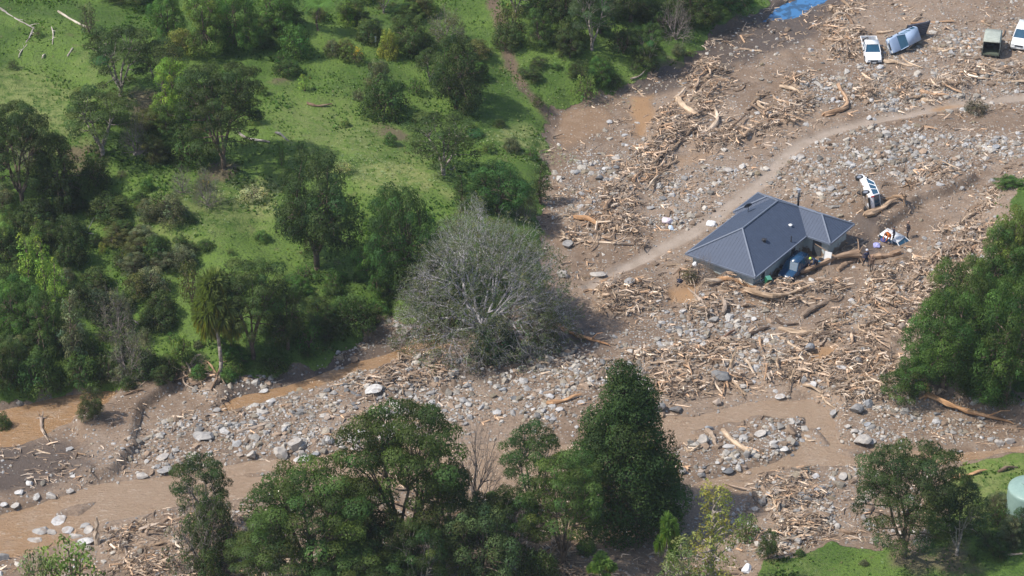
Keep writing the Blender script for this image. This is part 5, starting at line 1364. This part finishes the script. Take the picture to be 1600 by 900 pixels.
# ------------------------------------------------------------------ vehicles
M_TYRE = m_plain('tyre_rubber', (.025, .025, .027), .8, .2); M_RIM = m_plain('wheel_rim', (.35, .36, .38), .35, .5, .5)
M_CGLASS = m_plain('car_glass', (.02, .075, .13), .06, .8, 0, .2); M_LAMP = m_plain('lamp_lens', (.7, .72, .72), .15, .7); M_RED = m_plain('red_lens', (.45, .02, .02), .2, .6)  # car glass carries a blue sky reflection in its base colour
M_DKPL = m_plain('dark_plastic', (.035, .037, .042), .6, .3)
def loft(bm, secs, n=4, rad=.12):
    """closed body through cross sections (x, z0, z1, half width bottom, half width top)"""
    rings = []
    for x, z0, z1, wb, wt in secs:
        r_ = min(rad, (z1 - z0) * .35, wt * .4); ring = []
        for cy, cz, a0 in ((wb - r_, z0 + r_, -90), (wt - r_, z1 - r_, 0), (-(wt - r_), z1 - r_, 90), (-(wb - r_), z0 + r_, 180)):
            for k in range(n): a = radians(a0 + 90 * k / (n - 1)); ring.append(bm.verts.new((x, cy + r_ * cos(a), cz + r_ * sin(a))))
        rings.append(ring)
    for A, B in zip(rings[:-1], rings[1:]):
        m = len(A)
        for i in range(m): bm.faces.new((A[i], A[(i + 1) % m], B[(i + 1) % m], B[i]))
    bm.faces.new(rings[0]); bm.faces.new(rings[-1][::-1])
def car(label, cat, style, paint, M, name='car', open_door=False):
    o = empty(name); o.matrix_world = M; tag(o, label, cat)
    if style == 'pickup': L0, L1 = -2.6, 2.5; cab = (-.62, 1.15, -.45, .45); HZ, RZ = 1.05, 1.72
    elif style == 'suv': L0, L1 = -2.3, 2.3; cab = (-2.15, 1.05, -1.9, .35); HZ, RZ = 1.05, 1.78
    else: L0, L1 = -2.25, 2.2; cab = (-2.1, 1.25, -1.75, .45); HZ, RZ = .98, 1.55
    bm = bmesh.new(); W2 = .92
    secs = [(L1, .42, .72, .72, .70), (L1 - .08, .32, .86, .84, .80), (L1 - .45, .30, .96, W2, .86), (cab[1] + .05, .28, HZ, W2, .88), (cab[1] - .2, .28, HZ, W2, .89)]
    if style == 'pickup': secs += [(-.65, .28, HZ, W2, .89), (-.68, .28, .62, W2, .89), (L0 + .1, .32, .62, W2, .89), (L0, .40, .60, .86, .86)]
    else: secs += [(0, .28, HZ, W2, .89), (cab[0] + .2, .30, HZ, W2, .88), (L0 + .05, .35, HZ - .05, .88, .84), (L0, .42, .85, .80, .78)]
    loft(bm, secs); bmo('body', bm, paint, o, True)
    if style == 'pickup':
        bm = bmesh.new()
        for s in (-1, 1): box(bm, (-1.62, s * .87, .84), (1.9, .08, .50), bev=.02)
        box(bm, (L0 + .04, 0, .84), (.08, 1.72, .48), bev=.02); box(bm, (-.72, 0, .84), (.06, 1.66, .48)); b = bmo('bed', bm, paint, o)
        bm = bmesh.new(); box(bm, (-1.64, 0, .635), (1.76, 1.60, .05)); bmo('bed_liner', bm, M_DKPL, b)
    wb, wr = .86, .70; x0, x1, r0, r1 = cab
    bm = bmesh.new(); B = [bm.verts.new(p) for p in ((x0, -wb, HZ - .02), (x1, -wb, HZ - .02), (x1, wb, HZ - .02), (x0, wb, HZ - .02))]; T = [bm.verts.new(p) for p in ((r0, -wr, RZ - .04), (r1, -wr, RZ - .04), (r1, wr, RZ - .04), (r0, wr, RZ - .04))]
    for i in range(4): bm.faces.new((B[i], B[(i + 1) % 4], T[(i + 1) % 4], T[i]))
    bm.faces.new(T); bmo('window', bm, M_CGLASS, o)
    bm = bmesh.new(); box(bm, ((r0 + r1) / 2, 0, RZ - .02), (r1 - r0 + .12, wr * 2 + .10, .07), bev=.03); bmo('roof', bm, paint, o, True)
    for s in (-1, 1):
        bm = bmesh.new()
        cyl(bm, (x1, s * wb, HZ - .03), (r1 + .02, s * wr, RZ - .03), .045, n=6); bmo('pillar', bm, paint, o); bm = bmesh.new(); cyl(bm, (x0, s * wb, HZ - .03), (r0, s * wr, RZ - .03), .07, n=6)
        bmo('pillar', bm, paint, o)
        for fx in ((.5,) if style == 'pickup' else (.36, .66)):
            bm = bmesh.new(); cyl(bm, (x0 + (x1 - x0) * fx, s * (wb + .005), HZ - .03), (r0 + (r1 - r0) * (fx + .02), s * (wr + .005), RZ - .03), .05, n=6); bmo('pillar', bm, paint, o)
    for sx in (1.48, -1.42):
        for s in (-1, 1):
            bm = bmesh.new(); cyl(bm, (sx, s * .70, .37), (sx, s * .95, .37), .37, n=20); wl = bmo('wheel', bm, M_TYRE, o, False)
            bm = bmesh.new(); cyl(bm, (sx, s * .90, .37), (sx, s * .957, .37), .22, n=14); bmo('rim', bm, M_RIM, wl)
    for s in (-1, 1):
        bm = bmesh.new(); box(bm, (L1 - .06, s * .62, .76), (.14, .30, .17), bev=.02); bmo('headlight', bm, M_LAMP, o)
        bm = bmesh.new(); box(bm, (L0 + .02, s * .80, .82 if style != 'pickup' else .8), (.08, .12, .30), bev=.01); bmo('tail_light', bm, M_RED, o)
        bm = bmesh.new(); box(bm, (x1 - .25, s * 1.0, HZ + .08), (.12, .16, .14), bev=.03); bmo('mirror', bm, M_DKPL, o)
    bm = bmesh.new(); box(bm, (L1 + .0, 0, .70), (.06, .85, .17)); bmo('grille', bm, M_DKPL, o)
    
    for xb in (L1 + .02, L0 - .02): bm = bmesh.new(); box(bm, (xb, 0, .46), (.12, 1.6, .18), bev=.03); bmo('bumper', bm, M_DKPL if style != 'suv' else M_STEEL, o)

    bm = bmesh.new(); box(bm, (L1 + .09, 0, .50), (.015, .42, .12)); bmo('number_plate', bm, M_WHITE, o)
    if open_door:
        bm = bmesh.new(); box(bm, (.3, -1.2, .75), (.9, .06, .8), -.5, bev=.02); bmo('door', bm, paint, o)
    return o
def pose(px, py, head_px, roll=0, pitch=0, z=0.0, sc=1.0):
    """ground pose: centre at a photo position, nose pointing along a photo direction"""
    a = G(px, py); q = P(px + head_px[0], py + head_px[1], a[2]); d = q - a; yaw = atan2(d[1], d[0])
    return Matrix.Translation((a[0], a[1], float(hz(a[0], a[1])) + z)) @ Matrix.Rotation(yaw, 4, 'Z') @ Matrix.Rotation(radians(pitch), 4, 'Y') @ Matrix.Rotation(radians(roll), 4, 'X') @ Matrix.Scale(sc, 4)
P_WHITE = m_dirty('white_car_paint', (.80, .81, .82), .3, .5, top=.75); P_BLUEG = m_dirty('pale_blue_car_paint', (.36, .46, .62), .3, .5, top=.5)
P_BLUE = m_dirty('dark_blue_car_paint', (.018, .060, .13), .22, .6, top=.6)
car('white pickup truck with empty tray stuck nose-down in mud beside the tipped pale blue truck', 'pickup truck', 'pickup', P_WHITE, pose(1361, 82, (9, 28), z=-.35, pitch=3, sc=.93), 'pickup_truck')
tb = car('pale blue pickup truck tipped on its side touching the white pickup', 'pickup truck', 'suv', P_BLUEG, pose(1401, 74, (-24, 13), roll=-62, z=.68, sc=.92), 'pickup_truck')
car('white van at the right frame edge facing the camera', 'van', 'suv', P_WHITE, pose(1597, 66, (-7, 16), z=-.12), 'van')
car('white car rolled on its side with wheels to the left above the house', 'car', 'wagon', P_WHITE, pose(1342, 316, (-11, -26), roll=80, z=.85), 'car')
car('white car buried to its windscreen with blue sky reflection painted into its glass at the right of the house', 'car', 'wagon', P_WHITE, pose(1402, 375, (20, 8), roll=6, pitch=4, z=-1.0, sc=.86), 'car')
car('dark blue car parked nose-out against the house wall', 'car', 'suv', P_BLUE, pose(1240, 427, (-19, 18), z=-.02, pitch=1, sc=.80), 'car')
def extras():
    # dark deck of the tipped truck
    a = G(1412, 70); o = empty('truck_deck', (a[0] + 1.3, a[1] + 1.7, a[2] + .1)); tag(o, 'dark slatted truck deck standing on edge behind the tipped pale blue truck', 'truck deck')
    o.rotation_euler = (radians(20), 0, radians(24)); mt = m_plain('dark_deck', (.085, .09, .12), .6)
    bm = bmesh.new(); box(bm, (0, 0, 1.0), (2.6, .10, 1.9)); bmo('deck_board', bm, mt, o)
    bm = bmesh.new()
    for k in range(7): box(bm, (0, -.07, .15 + k * .28), (2.6, .05, .08))
    bmo('slat', bm, m_plain('deck_slat', (.14, .14, .17), .6), o)
    bm = bmesh.new()
    for s in (-1, 1): box(bm, (s * 1.32, 0, 1.0), (.08, .16, 2.0))
    bmo('frame', bm, M_DKPL, o)
    # canvas topped off-roader with open back
    o = empty('canvas_truck'); o.matrix_world = pose(1549, 80, (4, -24), z=-.2); tag(o, 'olive off-roader with grey-green canvas top and dark open back', 'off-roader')
    cv = m_plain('canvas', (.36, .39, .34), .85, .2, 0, .15, 3, .5); ol = m_dirty('olive_paint', (.10, .12, .09), .5, .3, top=.8)
    bm = bmesh.new(); box(bm, (0, 0, .55), (3.2, 1.66, .18)); 
    for s in (-1, 1): box(bm, (-.2, s * .85, .85), (2.9, .06, .62), bev=.015)
    box(bm, (2.1, 0, .80), (1.1, 1.5, .52), bev=.08); bmo('body', bm, ol, o)
    bm = bmesh.new(); loft(bm, [(-1.6, 1.92, 2.06, .88, .78), (-.5, 1.95, 2.12, .88, .78), (.6, 1.93, 2.08, .88, .78), (1.55, 1.86, 1.98, .86, .76)], rad=.06)
    c = bmo('canopy', bm, cv, o, True)
    bm = bmesh.new()
    for s in (-1, 1): box(bm, (0, s * .87, 1.55), (3.1, .03, .80))
    box(bm, (1.52, 0, 1.5), (.03, 1.7, .85)); bmo('canopy_side', bm, cv, c)
    for x in (-1.55, 0, 1.5):
        bm = bmesh.new()
        for s in (-1, 1): cyl(bm, (x, s * .82, .6), (x, s * .82, 1.95), .03, n=6)
        cyl(bm, (x, -.82, 1.93), (x, .82, 1.93), .03, n=6)
        bmo('hoop', bm, M_DKPL, o)
    bm = bmesh.new(); box(bm, (.2, .35, .85), (1.2, .5, .4), bev=.05); box(bm, (.2, -.4, .82), (1.0, .45, .35), bev=.05); bmo('bench', bm, M_DKPL, o)
    for sx in (-1.05, 1.75):
        for s in (-1, 1):
            bm = bmesh.new(); cyl(bm, (sx, s * .72, .38), (sx, s * .95, .38), .38, n=18); wl = bmo('wheel', bm, M_TYRE, o); bm = bmesh.new(); cyl(bm, (sx, s * .9, .38), (sx, s * .96, .38), .2); bmo('rim', bm, M_RIM, wl)
    # water tank
    g = G(1607, 806); bm = bmesh.new(); R = 1.75; Hh = 2.5; n = 48; rings = []
    for z_, r_ in [(-.3, R)] + [(k * Hh / 14, R + (.025 if k % 2 else 0)) for k in range(15)] + [(Hh + .06, R * .97), (Hh + .22, R * .72), (Hh + .34, R * .38), (Hh + .38, .01)]:
        rings.append([bm.verts.new((r_ * cos(i * 2 * pi / n), r_ * sin(i * 2 * pi / n), z_)) for i in range(n)])
    for A, B in zip(rings[:-1], rings[1:]):
        for i in range(n): bm.faces.new((A[i], A[(i + 1) % n], B[(i + 1) % n], B[i]))
    o = bmo('water_tank', bm, m_plain('tank_plastic', (.24, .35, .31), .45, .4, 0, .08), None, True); o.location = g; tag(o, 'pale green ribbed water tank at the right frame edge', 'water tank')
    bm = bmesh.new(); cyl(bm, (-.5, .2, Hh + .2), (-.5, .2, Hh + .42), .28, n=18); bmo('lid', bm, m_plain('tank_lid', (.25, .34, .31), .5), o)
def blobmesh(name, px, py, wpx, hpx, seed, mat, label, cat, sub=3, lift=.0):
    g = G(px, py + hpx * .35); s = pxm(g); r = np.random.default_rng(seed); V, F = ico(sub)
    for k in range(7):
        d = unit(r.normal(size=3)); V = V + d * .28 * np.exp(-3 * np.arccos(np.clip(unit(V) @ d, -1, 1))[:, None] ** 2)
    V *= 1 + .05 * r.normal(size=(len(V), 1)); V[:, 2] = np.maximum(V[:, 2], -.35)
    o = link(name, npmesh(name, V * .8, F, mat, smooth=False)); o.scale = (wpx / s / 2, wpx / s / 2 * .8, hpx / s / 2 * .95); o.location = (g[0], g[1], float(hz(g[0], g[1])) + hpx / s * .18 + lift)
    o.rotation_euler[2] = r.uniform(0, 6); tag(o, label, cat); return o
extras()
M_BAG = m_plain('white_plastic', (.74, .76, .78), .5, .4, 0, .12, 4, .5); M_RAG = m_plain('pink_white_cloth', (.62, .55, .60), .9, .1, 0, .25, 6, .5)
blobmesh('rubbish_bag', 1112, 348, 17, 13, 1, M_BAG, 'round white bulging bag between the track and the house roof', 'bag')
blobmesh('cloth_heap', 1043, 343, 20, 13, 2, M_RAG, 'heap of white and pink cloth left of the muddy track', 'cloth heap')
blobmesh('rubbish_bag', 1048, 354, 11, 10, 3, m_plain('pale_blue_plastic', (.50, .60, .72), .5), 'pale blue plastic bundle just under the cloth heap', 'bag')
blobmesh('rubbish_bag', 1168, 886, 22, 20, 4, M_BAG, 'white bags piled beside the bottom grass', 'bag')
blobmesh('rubbish_bag', 1086, 411, 11, 15, 5, M_BAG, 'white bag caught in the brush by the left house wall', 'bag')
blobmesh('bundle', 1277, 389, 11, 8, 6, M_BAG, 'white bundle beside the house wing wall', 'bundle')
blobmesh('tarpaulin', 1370, 381, 14, 12, 7, m_plain('lilac_tarp', (.33, .34, .62), .5, .4, 0, .2), 'lilac tarpaulin crumpled on the mud beside the orange vest worker', 'tarpaulin')
blobmesh('bundle', 1380, 374, 13, 7, 8, m_plain('navy_cloth', (.05, .06, .20), .8), 'navy cloth bundle between the tarpaulin and the orange vest worker', 'bundle')
blobmesh('bundle', 1262, 419, 10, 8, 9, m_plain('red_cloth', (.30, .025, .03), .7), 'dark red bundle beside the yellow helmeted worker', 'bundle')
blobmesh('bundle', 1274, 405, 6, 6, 10, M_BAG, 'tiny white bundle between the worker and the white board', 'bundle')
blobmesh('bundle', 1062, 437, 12, 9, 11, m_plain('navy_sheet', (.02, .025, .05), .6), 'dark blue-black bundle in debris left of the house', 'bundle')
blobmesh('plastic_sheet', 1065, 348, 9, 5, 12, m_plain('black_sheet', (.02, .02, .024), .5), 'small black object right of the cloth heap', 'plastic sheet')
def small_things():
    def at(px, py): g = G(px, py); return (g[0], g[1], float(hz(g[0], g[1])))
    o = empty('board', at(1291, 412), (radians(-12), radians(4), radians(-20))); tag(o, 'white rectangular board standing upright against the house wing corner', 'board')
    bm = bmesh.new(); box(bm, (0, 0, .55), (.68, .05, 1.15), bev=.01); bmo('panel', bm, M_WHITE, o); bm = bmesh.new()
    for s in (-1, 1): box(bm, (s * .33, -.03, .55), (.04, .04, 1.15))
    bmo('edge_strip', bm, M_STEEL, o)
    o = empty('barrel', at(1283, 412), (0, 0, .4)); tag(o, 'blue plastic barrel at the foot of the white board', 'barrel'); bl = m_plain('blue_plastic', (.015, .13, .25), .4)
    bm = bmesh.new(); cyl(bm, (0, 0, -.1), (0, 0, .18), .24, .28, 20); cyl(bm, (0, 0, .18), (0, 0, .42), .28, .24, 20); bmo('drum', bm, bl, o, False)
    bm = bmesh.new(); cyl(bm, (0, 0, .42), (0, 0, .47), .25, n=20); cyl(bm, (0, 0, .17), (0, 0, .20), .295, n=20); bmo('rim', bm, M_BLACK, o)
    o = empty('wheelie_bin', at(1196, 443), (radians(22), radians(10), radians(30))); o.scale = (.75, .75, .75); tag(o, 'dark green wheeled bin tilted at the front corner of the house', 'bin'); gm = m_plain('green_bin_plastic', (.015, .10, .05), .45)
    bm = bmesh.new(); loft(bm, [(-.30, .05, .95, .26, .30), (.30, .05, .95, .26, .30)], rad=.04); bmo('tub', bm, gm, o)
    bm = bmesh.new(); box(bm, (0, 0, 1.0), (.66, .66, .06), bev=.02); bmo('lid', bm, m_plain('pale_green_lid', (.10, .30, .22), .4), o)
    for s in (-1, 1):
        bm = bmesh.new(); cyl(bm, (-.32, s * .24, .12), (-.32, s * .30, .12), .12, n=14); bmo('wheel', bm, M_TYRE, o)
    g = at(1216, 432); bm = bmesh.new(); n, m = 28, 10
    for i in range(n):
        for j in range(m): a, b = i * 2 * pi / n, j * 2 * pi / m; bm.verts.new(((.30 + .11 * cos(b)) * cos(a), .11 * sin(b), .38 + (.30 + .11 * cos(b)) * sin(a)))
    bm.verts.ensure_lookup_table()
    for i in range(n):
        for j in range(m): bm.faces.new([bm.verts[k] for k in (i * m + j, ((i + 1) % n) * m + j, ((i + 1) % n) * m + (j + 1) % m, i * m + (j + 1) % m)])
    o = bmo('tyre', bm, m_plain('muddy_tyre', (.10, .08, .065), .9), None, True); o.location = g; o.rotation_euler = (radians(-14), 0, radians(15)); tag(o, 'muddy tyre leaning on the house wall left of the dark blue car', 'tyre')
    o = empty('marker_post', at(587, 72)); tag(o, 'thin white marker post on the upper hillside', 'post'); bm = bmesh.new(); box(bm, (0, 0, .45), (.16, .12, 1.1), bev=.01); bmo('post', bm, M_WHITE, o)
    bm = bmesh.new(); box(bm, (0, 0, 1.02), (.2, .16, .06)); bmo('cap', bm, M_STEEL, o)
    # upright driftwood
    for px, y0, y1, w, c, lab, lean in [(153, 851, 806, 8, (.50, .42, .34), 'pale stripped trunk standing upright beside the river stones', .03), (232, 838, 818, 6, (.42, .33, .26), 'short upright stub left in the bottom wood heap', .2),
                                   (305, 862, 842, 5, PALE, 'short pale upright stub on the bottom wood heap', -.1), (712, 785, 765, 5, (.42, .39, .37), 'grey snag below the tallest spreading foreground tree', .15),
                                   (925, 840, 822, 6, (.4, .33, .27), 'tan stump in the shade below the conical evergreen', -.1), (1238, 600, 572, 5, PALE, 'pale stick standing upright above the upper stream branch', .1), (1145, 575, 545, 5, PALE, 'short upright pale stick on the central debris edge', .15)]:
        g = G(px, y0); s = pxm(g); H = (y0 - y1) / s / cos(PITCH); o = link('log', LOGP['straight'][NLOG[0] % 3], None, c); o.scale = (H * 1.1, w / s / 2 / .025, w / s / 2 / .025)
        o.location = (g[0], g[1], float(hz(g[0], g[1])) + H * .45); o.rotation_euler = (0, radians(-90) + lean, lean); tag(o, lab, 'log')
    # dead brush at the left house wall
    tree(1098, 436, 394, 44, 'twg1', GG, 'dead white-twigged brush against the left house wall', 'shrub'); tree(1106, 424, 400, 34, 'shr3', (.05, .055, .035), 'dark brush heap at the left house wall', 'shrub')
    tree(1078, 440, 420, 36, 'shr3', (.05, .06, .03), 'low dark brush left of the dead white-twigged brush', 'shrub')
small_things()

# ------------------------------------------------------------------ people
M_SKIN = m_plain('skin', (.42, .26, .19), .55, .3, 0, .08); M_HAIR = m_plain('dark_hair', (.03, .022, .018), .6)
def person(px, py, face, pose_, jacket, trousers, label, helmet=None, vest=None, H=1.75):
    jm = m_plain('jacket_cloth', jacket, .85, .2, 0, .15, 8); tm_ = m_plain('trouser_cloth', trousers, .85, .2, 0, .15, 8); bt = m_plain('boot_leather', (.03, .026, .022), .6)
    J = {}
    if pose_ == 'bend':
        J = dict(pel=(0, 0, .88), che=(.34, 0, 1.16), nek=(.50, 0, 1.26), hed=(.63, 0, 1.30))
        arms = [((.42, s * .19, 1.18), (.52, s * .24, .90), (.66, s * .16, .68)) for s in (1, -1)]
        legs = [((0, .10, .86), (.12, .13, .47), (-.02, .14, .09)), ((0, -.10, .86), (.22, -.13, .48), (.10, -.14, .09))]
    else:
        st = .22 if pose_ == 'walk' else .04
        J = dict(pel=(0, 0, .94), che=(.03, 0, 1.30), nek=(.03, 0, 1.47), hed=(.05, 0, 1.62))
        arms = [((.03, s * .20, 1.40), (-.05 + s * st * .5, s * .27, 1.13), (.12 + s * st * .6, s * .26, .93)) for s in (1, -1)]
        legs = [((0, .10, .90), (.10 + st * .6, .11, .50), (st, .11, .09)), ((0, -.10, .90), (.02 - st * .3, -.11, .49), (-st, -.11, .09))]
    caps = []                                           # (a, b, ra, rb, what)
    V = Vector
    pel, che, nek, hed = (V(J[k]) for k in ('pel', 'che', 'nek', 'hed')); up = (nek - che).normalized()
    for s in (1, -1):
        caps.append((pel + V((0, s * .07, 0)), che + V((0, s * .08, 0)), .115, .125, 'j')); caps.append((che + V((0, s * .07, 0)), V(arms[0 if s > 0 else 1][0]), .115, .075, 'j'))
    caps += [(pel, che, .12, .13, 'j'), (che, nek, .11, .06, 'j'), (nek, hed, .055, .055, 's'), (hed, hed + up * .07, .085, .092, 's')]
    f = V((1, 0, 0)) if pose_ != 'bend' else V((.6, 0, -.8))
    caps += [(hed + f * .06 - up * .04, hed + f * .05 - up * .06, .05, .045, 's'), (hed + f * .095 + up * .02, hed + f * .115 - up * .01, .014, .018, 's')]
    for s in (1, -1): caps.append((hed + V((0, s * .085, 0)) + up * .02, hed + V((0, s * .095, 0)) - up * .015, .018, .014, 's'))
    for (a, b, c), s in zip(arms, (1, -1)):
        a, b, c = V(a), V(b), V(c); caps += [(a, b, .062, .046, 'j'), (b, c, .045, .032, 'j')]; d = (c - b).normalized(); side = V((1, 0, 0)) if abs(d.x) < .8 else V((0, 0, -1))
        pa, pb = c, c + d * .08
        for k in range(3): o_ = side * (k - 1) * .022; caps.append((pa + o_ * .6, pb + o_, .019, .016, 's'))
        inn = V((0, -s, 0))
        for k, ln in enumerate((.068, .078, .074, .058)):
            r0 = pb + side * (1.5 - k) * .021; m_ = r0 + d * ln * .55 + inn * .008; e_ = m_ + d * ln * .42 + inn * .022; caps += [(r0, m_, .0095, .009, 's'), (m_, e_, .009, .0075, 's')]
        t0 = c + d * .025 + side * .025; t1 = t0 + side * .025 + d * .03 + inn * .01; caps += [(t0, t1, .012, .0105, 's'), (t1, t1 + d * .03 + inn * .01, .0105, .0085, 's')]
    for a, b, c in legs:
        a, b, c = V(a), V(b), V(c); caps += [(a, b, .092, .062, 't'), (b, c, .058, .042, 't'), (c, c + V((.02, 0, -.04)), .05, .045, 'b'), (c + V((-.03, 0, -.045)), c + V((.16, 0, -.05)), .04, .035, 'b')]
    caps.append((pel - V((0, 0, .03)), pel, .13, .14, 't'))
    bm = bmesh.new()
    for a, b, ra, rb, _ in caps:
        for p_, r_ in ((a, ra), (b, rb)): bmesh.ops.create_icosphere(bm, subdivisions=2, radius=r_, matrix=Matrix.Translation(p_))
        if (b - a).length > .005: cyl(bm, a, b, ra * .985, rb * .985, 12)
    me = bpy.data.meshes.new('tmp'); bm.to_mesh(me); bm.free(); tmp = bpy.data.objects.new('tmp', me); COL.objects.link(tmp)
    md = tmp.modifiers.new('r', 'REMESH'); md.mode = 'VOXEL'; md.voxel_size = .0085; sm = tmp.modifiers.new('s', 'SMOOTH'); sm.factor = .5; sm.iterations = 2
    dg = bpy.context.evaluated_depsgraph_get(); body = bpy.data.meshes.new_from_object(tmp.evaluated_get(dg)); bpy.data.objects.remove(tmp, do_unlink=True)
    n = len(body.polygons); C = np.zeros(n * 3); body.polygons.foreach_get('center', C); C = C.reshape(-1, 3); best = np.full(n, 9.); idx = np.zeros(n, int); order = {'s': 0, 'j': 1, 't': 2, 'b': 3}
    for a, b, ra, rb, wh in caps:
        A, B = np.array(a), np.array(b); d = B - A; t = np.clip(((C - A) @ d) / (d @ d + 1e-9), 0, 1); q = np.linalg.norm(C - A - t[:, None] * d, axis=1) - (ra + (rb - ra) * t); m_ = q < best; best[m_] = q[m_]; idx[m_] = order[wh]
    body.materials.clear()
    for m_ in (M_SKIN, jm, tm_, bt): body.materials.append(m_)
    body.polygons.foreach_set('material_index', idx.astype(np.int32)); body.polygons.foreach_set('use_smooth', np.ones(n, bool))
    g = G(px, py); o = link('person', body); yaw = atan2(*(lambda q: (q[1], q[0]))((P(px + face[0], py + face[1], 0) - P(px, py, 0))[:2]))
    o.location = (g[0], g[1], float(hz(g[0], g[1])) - .02); o.rotation_euler = (0, 0, yaw); o.scale = [H / 1.75] * 3; tag(o, label, 'person')
    def ball(nm, c, r_, mt, sc=(1, 1, 1), cut=None):
        bm = bmesh.new(); bmesh.ops.create_uvsphere(bm, u_segments=18, v_segments=12, radius=r_, matrix=Matrix.Translation(c) @ Matrix.Diagonal((*sc, 1)))
        if cut is not None:
            for v in [v for v in bm.verts if (v.co - c).dot(up) < cut]: bm.verts.remove(v)
        return bmo(nm, bm, mt, o, True)
    ball('hair', hed + up * .045 - f * .015, .103, M_HAIR, cut=-.005)
    bm = bmesh.new()
    for s in (1, -1): bmesh.ops.create_icosphere(bm, subdivisions=1, radius=.011, matrix=Matrix.Translation(hed + f * .085 + V((0, s * .034, 0)) + up * .035))
    bmo('eyes', bm, M_BLACK, o); bm = bmesh.new(); box(bm, hed + f * .108 - up * .05, (.008, .045, .01)); bmo('mouth', bm, m_plain('lips', (.30, .12, .10), .5), o)
    if helmet: ball('helmet', hed + up * .07, .125, m_plain('helmet_shell', helmet, .35), cut=-.02)
    if vest:
        bm = bmesh.new(); cyl(bm, pel + up * .06, che + up * .06, .20, .215, 20, False)
        for v in bm.verts: v.co.y *= 1.12
        bmesh.ops.solidify(bm, geom=bm.faces[:], thickness=.012); bmo('vest', bm, m_plain('hi_vis_cloth', vest, .7), o)
    return o
person(1352, 416, (10, 6), 'walk', (.055, .06, .11), (.03, .032, .045), 'person in dark clothes with pale cap walking on the debris right of the house', helmet=(.62, .66, .75))
person(1361, 425, (-6, 14), 'walk', (.15, .10, .075), (.10, .075, .06), 'person in brown clothes just behind the pale-capped walker')
person(1389, 381, (-12, 6), 'bend', (.55, .16, .03), (.04, .045, .16), 'person in orange vest bending beside the buried white car', vest=(.85, .22, .03), helmet=None)
person(1418, 372, (-10, 2), 'stand', (.04, .035, .04), (.03, .03, .04), 'person in black standing at the right of the buried white car')
person(1396, 378, (-10, 0), 'stand', (.03, .03, .05), (.03, .03, .04), 'person in dark clothes right behind the orange vest worker', helmet=(.05, .05, .06), H=1.6)
person(1275, 421, (-14, 4), 'bend', (.03, .045, .09), (.025, .03, .05), 'person in navy with yellow-green helmet bending behind the dark blue car', helmet=(.55, .75, .10))
